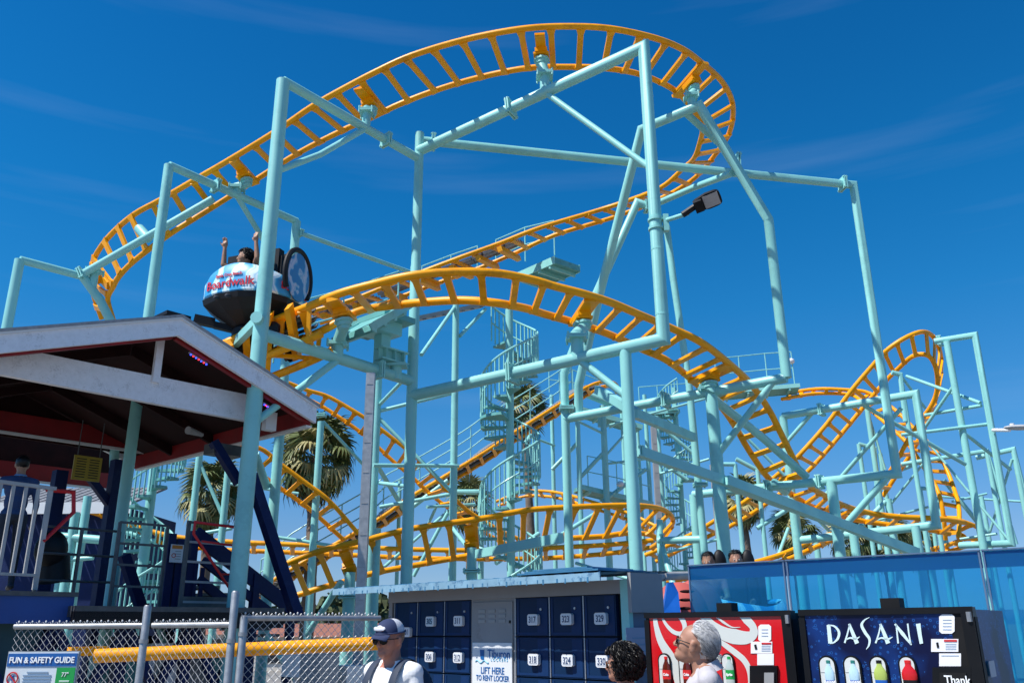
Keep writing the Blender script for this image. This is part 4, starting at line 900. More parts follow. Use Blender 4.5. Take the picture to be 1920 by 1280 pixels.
# orange low rail and yellow pipe under the station
yp = thing('yellow_pipe', 'thick yellow pipe running level behind the chain link fence', 'pipe', base(P(450, 1215, 9)))
obj('pipe', MB().tube([P(178, 1229, 8.4), P(450, 1217, 8.6), P(740, 1204, 8.8)], .062, 16), YEL, yp); obj('bracket', MB().box(P(165, 1220, 8.6), E1*.35, E2*.1, ZZ*.08), YEL, yp, smooth=False)
mch = thing('ride_equipment', 'jumble of pale boxes and teal machinery under the station behind the fence', 'ride equipment', base(P(300, 1240, 12)))
rd = random.Random(3)
for k, (px, py, w_, h_, m_) in enumerate(((215, 1255, .5, .5, TEALD), (318, 1250, .35, .6, WH), (355, 1262, .3, .5, GREY), (395, 1262, .5, .4, TEAL), (250, 1200, .5, .12, BLACK), (285, 1215, .12, .12, WH), (600, 1255, .3, .7, GREY), (560, 1245, .25, .3, WH), (660, 1268, .5, .3, WH), (420, 1240, .2, .6, WH))):
    p = P(px, py, 11.6+.3*k % 1.5); b = MB().box((p.x, p.y, p.z), E1*w_, E2*.4, ZZ*h_); b.box((p.x, p.y, (p.z-h_/2)/2), E1*.08, E2*.08, ZZ*max(.05, p.z-h_/2)); obj('cabinet', b, m_, mch, smooth=False)
for a, b_ in (((290, 1150), (335, 1280)), ((350, 1285), (470, 1215)), ((385, 1230), (352, 1215)), ((500, 1190), (560, 1280)), ((620, 1230), (580, 1290))): obj('strut', MB().tube([P(a[0], a[1], 12.4), P(b_[0], b_[1], 12.4)], .05, 8), TEAL, mch)
obj('floor_pump', MB().tube([P(100, 1040, 11.5), P(100, 1090, 11.5)], .2, 12).ellipsoid(P(96, 1030, 11.4), (.2, .2, .25)), BLACK, mch)

# ================================================================== CHAIN LINK FENCE AND SIGN
CL = mat('galvanised_wire', (.50, .51, .52), .5, metal=.2, var=.15, scale=20)
def fence(label, A, B, ht, hb, posts, cell=.054):
    A = Vector((A.x, A.y, 0)); B = Vector((B.x, B.y, 0)); t = thing('chain_link_fence', label, 'fence', tuple(A), 0, 'chain link fence panels')
    d = (B-A); L = d.length; e = d/L; n_ = Vector((e.y, -e.x, 0))
    obj('top_rail', MB().tube([A+ZZ*ht, B+ZZ*ht], .019, 10), GALV, t)
    obj('bottom_rail', MB().tube([A+ZZ*hb, B+ZZ*hb], .018, 8), GALV, t)
    b = MB(); H = ht-hb; nc = int(L/cell); nr = int(H/cell); r_ = .0013
    for k in range(nc):       # woven zig-zag wires
        for s_ in (0, 1):
            pts = []
            for j in range(nr*1+2):
                x = k*cell+(cell if (j+s_) % 2 else 0)*1.0
                x = min(x, L); z = ht+.03-j*cell
                if z < hb: break
                pts.append(A+e*x+ZZ*z+n_*(.004 if (j % 2) else -.004))
            if s_ == 0 and len(pts) > 1: 
                for i in range(len(pts)-1):
                    p, q = pts[i], pts[i+1]; dd = (q-p).normalized(); u = n_*r_*1.3; v = dd.cross(n_).normalized()*r_*1.3
                    b.add([p+u, p-u*.5+v, p-u*.5-v, q+u, q-u*.5+v, q-u*.5-v], [(0, 1, 4, 3), (1, 2, 5, 4), (2, 0, 3, 5)])
    for k in range(nc):
        pts = []
        for j in range(nr+2):
            x = (k+1)*cell-(cell if j % 2 else 0); z = ht+.03-j*cell
            if z < hb: break
            pts.append(A+e*min(x, L)+ZZ*z+n_*(.004 if (j % 2 == 0) else -.004))
        for i in range(len(pts)-1):
            p, q = pts[i], pts[i+1]; dd = (q-p).normalized(); u = n_*r_*1.3; v = dd.cross(n_).normalized()*r_*1.3
            b.add([p+u, p-u*.5+v, p-u*.5-v, q+u, q-u*.5+v, q-u*.5-v], [(0, 1, 4, 3), (1, 2, 5, 4), (2, 0, 3, 5)])
    obj('wire_mesh', b, CL, t, kind='stuff')
    k = MB()
    for i in range(int(L/cell)): k.ellipsoid(A+e*(i+.5)*cell+ZZ*(ht+.03), (.007, .006, .010), 5, 4)
    obj('knuckles', k, CL, t, kind='stuff')
    for x, h in posts:
        p = A+e*x; obj('fence_post', MB().tube([p, p+ZZ*h, p+ZZ*(h+.012)], [.026, .026, .02], 14), GALV, t)
        for z in (.4, .9, 1.3, ht-.1): obj('tie_band', MB().disc(p+ZZ*z, (0, 0, 1), .031, .025, 14), GALV, t)
fz = P(600, 1163, 6.0).z
FA = P(30, 1163, 6.3); FB = P(274, 1163, 6.1); FC = P(437, 1163, 5.9); FD = P(452, 1160, 5.9); FE = P(712, 1168, 6.6)
fence('chain link panel at the left behind the safety guide sign', FA, FB, fz-.02, .15, [((Vector((FB.x-FA.x, FB.y-FA.y, 0))).length, fz+.10)])
fence('middle chain link panel between the two tall round posts', FB+Vector((.05, 0, 0)), FC, fz-.02, .15, [((Vector((FC.x-FB.x-.05, FC.y-FB.y, 0))).length, fz+.18)])
fence('chain link panel right of the tallest post, ending behind the cap man', FD, FE, fz+.02, .15, [(.02, fz+.02)])
sgn = thing('safety_sign', 'white and green safety guide board with a blue heading at lower left', 'sign', base(P(80, 1280, 5.6)))
SB = P(17, 1222, 5.6); SC = P(148, 1221, 5.55); se = Vector((SC.x-SB.x, SC.y-SB.y, 0)); sw = se.length; se = se/sw; sn = Vector((se.y, -se.x, 0)); sh = .75
BLU = mat('sign_blue', (.01, .10, .34), .35, var=.02); GRN = mat('sign_green', (.01, .30, .06), .35, var=.02); SWH = mat('sign_white', (.62, .68, .72), .35, var=.02); TXT = mat('sign_text_white', (.85, .87, .88), .4, var=0); PRB = mat('print_blue_grey', (.22, .32, .45), .5, var=0)
zt_s = SB.z
def sg_(x, z, w_, h_, m, nm, off=.008): return obj(nm, MB().box(Vector((SB.x, SB.y, 0))+se*x+ZZ*(zt_s-z)+sn*off, se*w_, sn*.004, ZZ*h_), m, sgn, smooth=False)
sg_(sw/2, sh/2, sw, sh, SWH, 'board', 0); obj('edge_frame', MB().box(Vector((SB.x, SB.y, 0))+se*sw/2+ZZ*(zt_s-sh/2)-sn*.008, se*(sw+.012), sn*.01, ZZ*(sh+.012)), GALV, sgn, smooth=False)
sg_(sw/2, .045, sw*.985, .075, BLU, 'header_band', .004)
def fmat(o, e, n): 
    return Matrix(((e.x, 0, n.x, o.x), (e.y, 0, n.y, o.y), (0, 1, 0, o.z), (0, 0, 0, 1)))
textmesh('FUN & SAFETY GUIDE', .048, TXT, sgn, fmat(Vector((SB.x, SB.y, zt_s-.047))+se*sw/2+sn*.009, se, sn), sx=.92, bold=.0012)
sg_(sw*.86, .42, sw*.26, .66, GRN, 'green_panel', .004)
for k in range(5): 
    for j in range(5): sg_(sw*.46, .115+k*.12+j*.018, sw*(.40 if j else .3), .006, PRB, 'text_line', .005)
    obj('prohibition_ring', MB().tube([Vector((SB.x, SB.y, zt_s-.15-k*.13))+se*sw*.12+sn*.008+(se*math.cos(a)+ZZ*math.sin(a))*.035 for a in [i*math.pi/8 for i in range(16)]], .004, 5, closed=True), BRED, sgn)
    c_ = Vector((SB.x, SB.y, zt_s-.15-k*.13))+se*sw*.12+sn*.008; obj('prohibition_bar', MB().bar(c_-se*.024+ZZ*.024, c_+se*.024-ZZ*.024, .006, .004, up=sn), BRED, sgn, smooth=False)
    obj('pictogram', MB().ellipsoid(c_-sn*.002+ZZ*.012, (.007, .003, .007), 8, 6).box(c_-sn*.002-ZZ*.006, se*.022, sn*.003, ZZ*.014), BLU, sgn)
textmesh('77"', .035, TXT, sgn, fmat(Vector((SB.x, SB.y, zt_s-.13))+se*sw*.86+sn*.008, se, sn)); textmesh('46"', .035, TXT, sgn, fmat(Vector((SB.x, SB.y, zt_s-.29))+se*sw*.86+sn*.008, se, sn))
for k in range(3): sg_(sw*.86, .165+k*.014, sw*.14, .005, TXT, 'text_line', .007)
# ================================================================== LOCKERS
LKR = P(1163, 1100, 7.3); LKL = P(738, 1110, 9.45)
lo_ = Vector((LKL.x, LKL.y, 0)); le = Vector((LKR.x-LKL.x, LKR.y-LKL.y, 0)); lw = le.length; le.normalize(); ln = Vector((le.y, -le.x, 0))
def LQ(px, py, off=0): return PL(px, py, lo_+ln*off, ln)
def lx(px, py=1170, off=0): return (LQ(px, py, off)-lo_).dot(le)
LBL = mat('locker_blue', (.0015, .020, .068), .5, spec=.25, var=.08, scale=2); LBL2 = mat('locker_trim_blue', (.004, .027, .10), .5, spec=.25, var=.08)
LG = mat('locker_grey', (.26, .265, .28), .5, var=.08, scale=3, dirt=.15); LIN = mat('dark_gap', (.004, .006, .012), .8)
BRF = mat('blue_roof_sheet', (.045, .17, .31), .6, spec=.2, var=.15, scale=4, dirt=.45, dirtcol=(.25, .36, .42)); BRE = mat('weathered_blue_edge', (.20, .36, .48), .6, var=.15, scale=9, dirt=.45, dirtcol=(.03, .12, .25))
lk_ = thing('locker_bank', 'dark blue rental locker bank with white number tags under a weathered blue roof', 'lockers', tuple(lo_))
ztop = LQ(1163, 1112).z; zroof = LQ(1160, 1086).z
def lb(x0, x1, z0, z1, d0, d1, m, nm, par=lk_, **k):
    c = lo_+le*(x0+x1)/2+ZZ*(z0+z1)/2-ln*(d0+d1)/2
    return obj(nm, MB().box(c, le*(x1-x0), ln*(d1-d0), ZZ*(z1-z0)), m, par, smooth=False, **k)
lb(0, lw, .0, .12, .03, .5, LG, 'plinth'); lb(-.06, lw+.02, ztop, zroof, -.02, .5, LG, 'header_board'); lb(-.06, 0, 0, ztop, -.01, .5, LG, 'end_panel'); lb(0, lw, .12, ztop, .04, .5, LIN, 'carcass')
H = .372; hinge = mat('hinge_steel', (.45, .46, .48), .4, metal=.8, var=0)
NUMB = mat('number_print', (.01, .04, .12), .4, var=0); TAG = mat('number_tag', (.68, .70, .74), .4, var=.02)
xd = [lx(740), lx(783), lx(834), lx(884), lx(967), lx(1031), lx(1095), lx(1158)]
nums = [301, 305, 311, None, 317, 323, 329]
tagx = [lx(768), lx(812), lx(865), None, lx(1005), lx(1068), lx(1132)]
zrow = LQ(1068, 1193).z; H = ztop-zrow
for i in range(7):
    x0, x1 = xd[i], xd[i+1]
    if nums[i] is None:
        lb(x0, x1, .12, ztop, .0, .04, LG, 'pay_station_frame')
        lb(x0+.03, x1-.03, .2, ztop-.03, -.012, -.002, LG, 'pay_station_door')
        zz = LQ(925, 1204).z
        w2 = mat('pay_station_white', (.70, .72, .75), .4, var=.02) 
        ps = lb(x0+.035, x1-.035, .25, zz, -.018, -.0135, w2, 'poster_panel')
        for r_ in range(3):
            for c in range(3):
                xc = x0+(x1-x0)*(.27+c*.23); zc_ = ztop-.11-r_*.045; lb(xc-.045, xc+.045, zc_-.012, zc_+.012, -.018, -.0125, GREY, 'vent_louvre')
        lb(x1-.07, x1-.05, LQ(955, 1165).z-.012, LQ(955, 1165).z+.012, -.02, -.0125, BLACK, 'lock')
        xc = (x0+x1)/2; cb = mat('logo_blue', (.01, .12, .36), .4, var=0); cb2 = mat('logo_pale_blue', (.12, .42, .62), .4, var=0)
        def T(s, px, py, size, m, sx=1, bold=0): textmesh(s, size, m, lk_, fmat(LQ(px, py, .0205), le, ln), sx=sx, bold=bold)
        T('Tiburon', 935, 1226, .105, cb, .86, .001); T('L O C K E R S', 936, 1236.5, .04, cb2, .95, 0)
        T('LIFT HERE', 923, 1257, .082, cb, .86, .0009); T('TO RENT LOCKER', 923, 1271, .066, cb, .80, .0007)
        T('- - - -', 925, 1283, .07, cb2)
        p = LQ(904, 1228, .02); obj('logo_mark', MB().prism([p-le*.03+ZZ*.05, p+le*.03+ZZ*.05, p+le*.025-ZZ*.04, p-le*.02-ZZ*.03], ln*.002), cb, lk_, smooth=False)
        obj('logo_wave', MB().tube([p+le*(-.09+k*.02)+ZZ*(-.055+.012*math.sin(k*1.3)) for k in range(10)], .006, 5), cb2, lk_)
        continue
    for r_ in range(5):
        z1 = ztop-r_*H-.006; z0 = max(.13, z1-H+.012); D = lb(x0+.006, x1-.006, z0, z1, -.004, .036, LBL, 'locker_door')
        wv_ = x1-x0
        # pressed panel: raised stile frame pieces and hinge
        for (a, b_, c, d) in ((x0+.02, x0+wv_*.12, z0+.01, z1-.01), (x0+wv_*.66, x1-.02, z0+.01, z1-.01)): lb(a, b_, c, d, -.009, -.0045, LBL2, 'stile', D)
        lb(x0+wv_*.12, x0+wv_*.66, z0+.01, z0+.03, -.008, -.0045, LBL2, 'lower_lip', D)
        lb(x0+.004, x0+.014, z0, z1, -.014, -.0095, hinge, 'hinge', D)
        if r_ == 0: obj('cam_lock', MB().disc(lo_+le*(x0+wv_*.78)+ZZ*(z1-.10)+ln*.012, ln, .011, .014, 10), hinge, D)
        n_ = nums[i]+r_; 
        ty = {0: (1163 if i else 1181), 1: 1234}.get(r_)
        zt2 = LQ(1068, 1160).z-r_*(LQ(1068, 1160).z-LQ(1068, 1237).z)
        if i == 0: zt2 -= .10
        p = lo_+le*tagx[i]+ZZ*zt2+ln*.012
        b = MB(); o8 = [(-.062, -.035), (-.048, -.047), (.048, -.047), (.062, -.035), (.062, .035), (.048, .047), (-.048, .047), (-.062, .035)]
        b.prism([p+le*a+ZZ*c for a, c in o8], ln*.035); tg = obj('number_tag', b, TAG, D, smooth=False)
        b = MB().box(p+ln*.037, le*.088, ln*.003, ZZ*.062); obj('tag_face', b, mat('tag_face', (.50, .66, .72), .4, var=0) if i+r_ == 1 else TAG, D, smooth=False)
        if r_ < 3: textmesh(str(n_), .074, NUMB, D, fmat(p+ln*.0395-ZZ*.002, le, ln), name='number', ext=.001, sx=.78, bold=.0011)
# side return wall + fascia + roof
lr = lo_+le*lw; sv = -ln
lb(lw+.02, lw+.10, 0, zroof, -.03, .02, TEAL, 'corner_post')
SIDE = mat('slate_blue_board', (.10, .14, .22), .5, var=.08, scale=2)
sdp = PL(1232, 1160, lr+le*.1, le)   # end of side wall
sl2 = (sdp-lr).dot(sv)
def sb(y0, y1, z0, z1, t0, t1, m, nm): 
    c = lr+le*(t0+t1)/2+sv*(y0+y1)/2+ZZ*(z0+z1)/2; return obj(nm, MB().box(c, sv*(y1-y0), le*(t1-t0), ZZ*(z1-z0)), m, lk_, smooth=False)
print('side wall', sl2); sl2 = max(.25, min(2.2, sl2))
sb(0.02, sl2, 0, zroof-.2, .03, .09, SIDE, 'side_wall'); sb(-.04, sl2+.05, zroof-.26, zroof+.05, .104, .14, LG, 'side_fascia'); sb(sl2-.03, sl2+.03, 0, zroof-.2, .03, .12, LG, 'rear_corner_post')
np_ = mat('pale_notice', (.34, .36, .48), .5, var=.03); q = PL(1200, 1215, lr+le*.1, le); obj('notice_sheet', MB().box(q+le*.003, sv*.35, le*.004, ZZ*.32), np_, lk_, smooth=False)
for k in range(3): obj('text_line', MB().box(q+le*.006+ZZ*(.08-k*.05), sv*.2, le*.003, ZZ*.012), PRB, lk_, smooth=False)
rows = []; NR = 10*int((lw+.66)/.15)
for k in range(NR+1):
    x = -.55+k*(lw+.66)/NR; dz = .006*math.cos(2*math.pi*x/.15)
    rows.append([lo_+le*x+ln*(.385+.012*noise.noise(Vector((x*3, 0, 0))))+ZZ*(zroof+.035+dz), lo_+le*x-ln*.565+ZZ*(zroof+.07+dz)])
b = MB().grid(rows); b.grid([[c_+ZZ*.007, a_+ZZ*.007] for a_, c_ in rows]); b.grid([[a_+ZZ*.007, a_] for a_, c_ in rows])
obj('roof_sheet', b, BRF, lk_)
obj('roof_edge', MB().box(lo_+le*(lw/2-.21)+ZZ*(zroof+.008)+ln*.400, le*(lw+.66), ln*.012, ZZ*.062), BRE, lk_, smooth=False)
for k in range(NR//10*2): obj('rust_notch', MB().box(lo_+le*(-.5+k*.075+.02*math.sin(k*7))+ZZ*(zroof-.005-.004*(k % 3))+ln*.407, le*(.012+.006*(k % 2)), ln*.002, ZZ*(.022+.01*(k % 3))), BRF, lk_, smooth=False) if k % 3 else None
for k in range(3): obj('loose_roof_sheet', MB().box(lo_+le*(lw-.35+k*.02)+ZZ*(zroof+.062+k*.011)+ln*(.05*k), le*(.9-.15*k), ln*(.8-.1*k), ZZ*.014), BRF, lk_, smooth=False)
wpz = thing('white_pipe', 'short white horizontal pipe between the locker roof and the blue screens', 'pipe', base(P(1262, 1078, 9.6)))
obj('pipe', MB().tube([P(1226, 1080, 9.0), P(1300, 1078, 10.2)], .045, 12), WM_, wpz); obj('coupling', MB().tube([P(1241, 1079.5, 9.2), P(1246, 1079.4, 9.3)], .052, 12), WM_, wpz)

# red and blue themed figure behind
BB = mat('bright_blue_vinyl', (.01, .12, .50), .35); RV = mat('coral_red_vinyl', (.50, .10, .08), .45, var=.15, scale=2)
th_ = thing('painted_cutout', 'coral red and bright blue rounded prop between the lockers and the red machine', 'prop', base(P(1262, 1130, 11)))
c = P(1275, 1140, 11.2); b = MB(); b.ellipsoid((c.x, c.y, c.z-.1), (.38, .3, .42), 20, 14); b.ellipsoid((c.x+.25, c.y+.1, c.z-.05), (.32, .25, .42), 18, 12); obj('red_body', b, RV, th_)
b = MB(); q = [P(1243, 1150, 10.6), P(1252, 1092, 10.7), P(1262, 1090, 10.7), P(1272, 1110, 10.7), P(1277, 1155, 10.6)]; b.prism(q, (0, .12, 0)); obj('blue_panel', b, BB, th_, smooth=False)
b = MB(); b.tube([(c.x+.05, c.y, 0), (c.x+.05, c.y, c.z-.3)], .12, 10); obj('stand', b, NAVY, th_)
for k in range(3): obj('dark_slit', MB().ellipsoid(P(1288-k*2, 1108+k*16, 10.75), (.09, .03, .02), 10, 6), DARK, th_)

# ================================================================== BLUE SCREENS
GB = bpy.data.materials.new('blue_tinted_acrylic'); GB.use_nodes = True; n = GB.node_tree.nodes; l = GB.node_tree.links; n.clear()
o_ = n.new('ShaderNodeOutputMaterial'); tr = n.new('ShaderNodeBsdfTransparent'); tr.inputs[0].default_value = (.36, .82, 1.0, 1)
gl = n.new('ShaderNodeBsdfGlossy'); gl.inputs['Roughness'].default_value = .08; gl.inputs[0].default_value = (.6, .75, 1, 1)
df = n.new('ShaderNodeBsdfDiffuse'); df.inputs[0].default_value = (.03, .32, .66, 1); tl_ = n.new('ShaderNodeBsdfTranslucent'); tl_.inputs[0].default_value = (.03, .44, .85, 1)
ad = n.new('ShaderNodeMixShader'); ad.inputs[0].default_value = .45; l.new(df.outputs[0], ad.inputs[1]); l.new(tl_.outputs[0], ad.inputs[2])
m1_ = n.new('ShaderNodeMixShader'); tx = n.new('ShaderNodeTexNoise'); tx.inputs['Scale'].default_value = 1.3; tx.inputs['Detail'].default_value = 5
tcn = n.new('ShaderNodeNewGeometry'); l.new(tcn.outputs['Position'], tx.inputs['Vector']); mr = n.new('ShaderNodeMapRange'); mr.inputs['To Min'].default_value = .22; mr.inputs['To Max'].default_value = .42
l.new(tx.outputs['Fac'], mr.inputs['Value']); l.new(mr.outputs[0], m1_.inputs[0]); l.new(tr.outputs[0], m1_.inputs[1]); l.new(ad.outputs[0], m1_.inputs[2])
m2_ = n.new('ShaderNodeMixShader'); fr_ = n.new('ShaderNodeFresnel'); fr_.inputs[0].default_value = 1.4; l.new(fr_.outputs[0], m2_.inputs[0]); l.new(m1_.outputs[0], m2_.inputs[1]); l.new(gl.outputs[0], m2_.inputs[2]); l.new(m2_.outputs[0], o_.inputs[0])
GBAND = mat('blue_top_band', (.01, .23, .50), .35, var=.08); GEDGE = mat('screen_edge', (.10, .16, .26), .4)
sc0 = P(1288, 1061, 9.6); sc1 = P(1920, 1028, 7.7); z_s = sc0.z; sc1 = PZ(1920, 1028, z_s) if abs(PZ(1920, 1028, z_s).y-7.7) < 1.5 else sc1
edges = [1288, 1472, 1842, 2180]; pe = []
se_ = Vector((sc1.x-sc0.x, sc1.y-sc0.y, 0)).normalized(); sn_ = Vector((se_.y, -se_.x, 0)); so_ = Vector((sc0.x, sc0.y, 0))
for k, px in enumerate(edges): pe.append((PL(px, 1050, so_, sn_)-so_).dot(se_))
slabs = ['leftmost blue tinted clear screen, the narrow one behind the red machine', 'middle wide blue tinted clear screen behind the dark blue machine', 'rightmost blue tinted clear screen cut by the picture edge']
for k in range(3):
    a = pe[k]+.006; b_ = pe[k+1]-.006; c = so_+se_*(a+b_)/2
    t = thing('windscreen_panel', slabs[k], 'screen panel', (c.x, c.y, 0), 0, 'blue windscreen panels')
    obj('sheet', MB().box(c+ZZ*(z_s/2+.1), se_*(b_-a), sn_*.012, ZZ*(z_s-.2)), GB, t, smooth=False)
    obj('top_band', MB().box(c+ZZ*(z_s-.075)-sn_*.02, se_*(b_-a), sn_*.02, ZZ*.14), GBAND, t, smooth=False)
    obj('top_edge', MB().box(c+ZZ*(z_s+.006), se_*(b_-a), sn_*.05, ZZ*.012), GEDGE, t, smooth=False)
    for x in (a+.012, b_-.012): obj('edge_strip', MB().box(so_+se_*x+ZZ*(z_s/2)+sn_*.012, se_*.014, sn_*.012, ZZ*z_s), GEDGE, t, smooth=False)
    obj('foot_rail', MB().box(c+ZZ*.12, se_*(b_-a), sn_*.05, ZZ*.1), GALV, t, smooth=False)

# ================================================================== VENDING MACHINES
CR = mat('vending_red', (.60, .006, .010), .25, var=.04, coat=.3); SWIRL = mat('swirl_silver_white', (.60, .63, .60), .3, var=.03)
BK = mat('machine_black', (.005, .005, .006), .4, spec=.25, var=.2, scale=4); BKM = mat('machine_black_matt', (.009, .009, .010), .6, spec=.2, var=.2)
DBL = bpy.data.materials.new('water_drop_blue'); DBL.use_nodes = True; n = DBL.node_tree.nodes; l = DBL.node_tree.links; b0 = n['Principled BSDF']; b0.inputs['Roughness'].default_value = .35; b0.inputs['Specular IOR Level'].default_value = .25
gg = n.new('ShaderNodeNewGeometry'); v = n.new('ShaderNodeTexVoronoi'); v.inputs['Scale'].default_value = 38; ns1 = n.new('ShaderNodeTexNoise'); ns1.inputs['Scale'].default_value = 3.2; ns1.inputs['Detail'].default_value = 2
r1 = n.new('ShaderNodeValToRGB'); r1.color_ramp.elements[0].position = .12; r1.color_ramp.elements[0].color = (.0, .012, .05, 1); r1.color_ramp.elements[1].position = .30; r1.color_ramp.elements[1].color = (.03, .18, .55, 1); e_ = r1.color_ramp.elements.new(.2); e_.color = (.01, .07, .3, 1)
r2 = n.new('ShaderNodeValToRGB'); r2.color_ramp.elements[0].position = .44; r2.color_ramp.elements[0].color = (.002, .004, .035, 1); r2.color_ramp.elements[1].position = .60; r2.color_ramp.elements[1].color = (.004, .028, .15, 1)
mk = n.new('ShaderNodeMath'); mk.operation = 'GREATER_THAN'; mk.inputs[1].default_value = .47; mxx = n.new('ShaderNodeMixRGB'); ml = n.new('ShaderNodeMath'); ml.operation = 'MULTIPLY'
r3 = n.new('ShaderNodeValToRGB'); r3.color_ramp.elements[0].position = .26; r3.color_ramp.elements[0].color = (.8, .8, .8, 1); r3.color_ramp.elements[1].position = .30; r3.color_ramp.elements[1].color = (0, 0, 0, 1)
for a in (v, ns1): l.new(gg.outputs['Position'], a.inputs['Vector'])
l.new(v.outputs['Distance'], r1.inputs[0]); l.new(v.outputs['Distance'], r3.inputs[0]); l.new(ns1.outputs['Fac'], r2.inputs[0]); l.new(ns1.outputs['Fac'], mk.inputs[0]); l.new(mk.outputs[0], ml.inputs[0]); l.new(r3.outputs[0], ml.inputs[1])
l.new(ml.outputs[0], mxx.inputs['Fac']); l.new(r2.outputs[0], mxx.inputs['Color1']); l.new(r1.outputs[0], mxx.inputs['Color2']); l.new(mxx.outputs[0], b0.inputs['Base Color'])
LET = mat('letter_pale', (.62, .78, .80), .3, var=.05); DISP = mat('display_back', (.62, .64, .62), .4, var=.04); STK = mat('sticker_white', (.80, .80, .82), .4, var=.02)
ve = Vector((.78, -.62, 0)).normalized(); vn = Vector((ve.y, -ve.x, 0))
def ribbon(pts, ws, per=5):
    P3 = catmull([Vector(p) for p in pts], per); W = []
    for i in range(len(pts)-1): W += [ws[i]+(ws[i+1]-ws[i])*k/per for k in range(per)]
    W.append(ws[-1]); return P3, W
def machine(label, topl, Y, w_, h=None):
    p = P(topl[0], topl[1], Y); zt = p.z
    return thing('vending_machine', label, 'vending machine', (p.x, p.y, 0)), Vector((p.x, p.y, 0)), zt
def vend(label, topl, Y, w_, skin, side_m):
    t, o, zt = machine(label, topl, Y, w_); d = .86
    def bx(x0, x1, z0, z1, d0, d1, m, nm, par=t): return obj(nm, MB().box(o+ve*(x0+x1)/2+ZZ*(z0+z1)/2-vn*(d0+d1)/2, ve*(x1-x0), vn*(d1-d0), ZZ*(z1-z0)), m, par, smooth=False)
    bx(0.015, w_-.015, .06, zt-.012, .06, d, side_m, 'cabinet'); bx(0, w_, .1, zt, 0.0, .055, BK, 'door'); bx(.05, w_-.05, 0, .06, .1, d-.05, BKM, 'base')
    bx(0, w_, zt-.032, zt+.002, -.022, -.001, BK, 'door_frame_top'); bx(0, .035, .1, zt-.045, -.022, -.001, BK, 'door_frame_side'); bx(w_-.06, w_, .1, zt-.032, -.03, -.001, BK, 'door_frame_side')
    bx(.035, w_-.06-.06, .45, zt-.032, -.010, -.001, skin, 'front_panel'); bx(w_-.12, w_-.06, .45, zt-.032, -.010, -.001, BKM if skin is DBL else skin, 'right_strip')
    hh = MB(); hh.disc(o+ve*(w_-.02)+ZZ*(zt-.05)+vn*.03, ZZ, .014, .05, 8); obj('hinge_pin', hh, GALV, t)
    bx(w_*.47, w_*.47+.105, zt+.004, zt+.058, .1, .2, BKM, 'top_vent_box')
    return t, o, zt, bx
VW = 1.03
V1, O1, Z1, BX1 = vend('red vending machine with white swirl ribbons behind the grey haired man', (1210, 1149), 6.15, VW, CR, BKM)
V2, O2, Z2, BX2 = vend('dark blue bottled water vending machine with droplets and large pale letters', (1498, 1143), 5.35, .945, DBL, DBL)
def VQ(O, px, py, off=0): return PL(px, py, O+vn*off, vn)
def flat(O, pxs, off, m, nm, par, th=.002): return obj(nm, MB().prism([VQ(O, x, y, off) for x, y in pxs], vn*th), m, par, smooth=False)
def stroke(O, Z0, pts, ws, off, m, nm, par, sc=1., cx=0, cy=0, k=4.5725, clipz=None):
    P3, W = ribbon([(cx+x/k, cy+y/k, 0) for x, y in pts], [w2/k for w2 in ws]); L_ = []; R_ = []
    for i, p in enumerate(P3):
        t = (P3[min(i+1, len(P3)-1)]-P3[max(i-1, 0)]).normalized(); s_ = Vector((-t.y, t.x, 0))*W[i]/2
        a = VQ(O, p.x+s_.x, p.y+s_.y, off); c = VQ(O, p.x-s_.x, p.y-s_.y, off)
        if clipz: a.z = min(a.z, clipz); c.z = min(c.z, clipz)
        L_.append(a); R_.append(c)
    b = MB(); b.grid([[a, c] for a, c in zip(L_, R_)]); b.grid([[c+vn*.002, a+vn*.002] for a, c in zip(L_, R_)]); 
    return obj(nm, b, m, par, smooth=False)
kk = dict(cx=1130, cy=1000, clipz=Z1-.036)
SW = lambda pts, ws, o_=.0105: stroke(O1, Z1, pts, ws, o_, SWIRL, 'swirl_ribbon', V1, **kk)
SW([(445, 690), (462, 800), (500, 920), (570, 1040), (625, 1150), (650, 1280), (655, 1400)], [30, 42, 60, 80, 85, 60, 30])
SW([(500, 690), (540, 770), (600, 835), (660, 855), (700, 830), (700, 770), (660, 690)], [14, 24, 34, 36, 34, 40, 44], .011)
SW([(855, 690), (930, 780), (1030, 850), (1130, 880), (1230, 890), (1290, 860), (1290, 800), (1240, 740), (1195, 690)], [60, 80, 110, 130, 110, 80, 60, 70, 60])
SW([(960, 700), (1040, 760), (1110, 800), (1180, 800)], [10, 20, 10, 4], .0115)
SW([(990, 910), (1060, 960), (1140, 1020), (1210, 1080), (1255, 1160), (1270, 1260), (1265, 1420)], [30, 44, 50, 48, 46, 44, 44])
SW([(960, 1120), (990, 1085), (1000, 1050), (1010, 1100)], [10, 50, 50, 10], .011)
CAPR = mat('red_cap', (.6, .01, .01), .4); COLA = mat('cola_brown', (.10, .015, .008), .15, var=.1); CLRB = mat('clear_bottle', (.42, .50, .48), .15, var=.05); LRED = mat('label_red', (.6, .02, .02), .4); LGRN = mat('label_green', (.01, .32, .06), .4)
WBL = mat('water_bottle', (.45, .65, .78), .15, var=.05); LBLU = mat('label_blue', (.01, .10, .42), .4); LIME = mat('lime_drink', (.38, .48, .10), .3, var=.05); REDD = mat('red_drink', (.55, .01, .012), .25, var=.05)
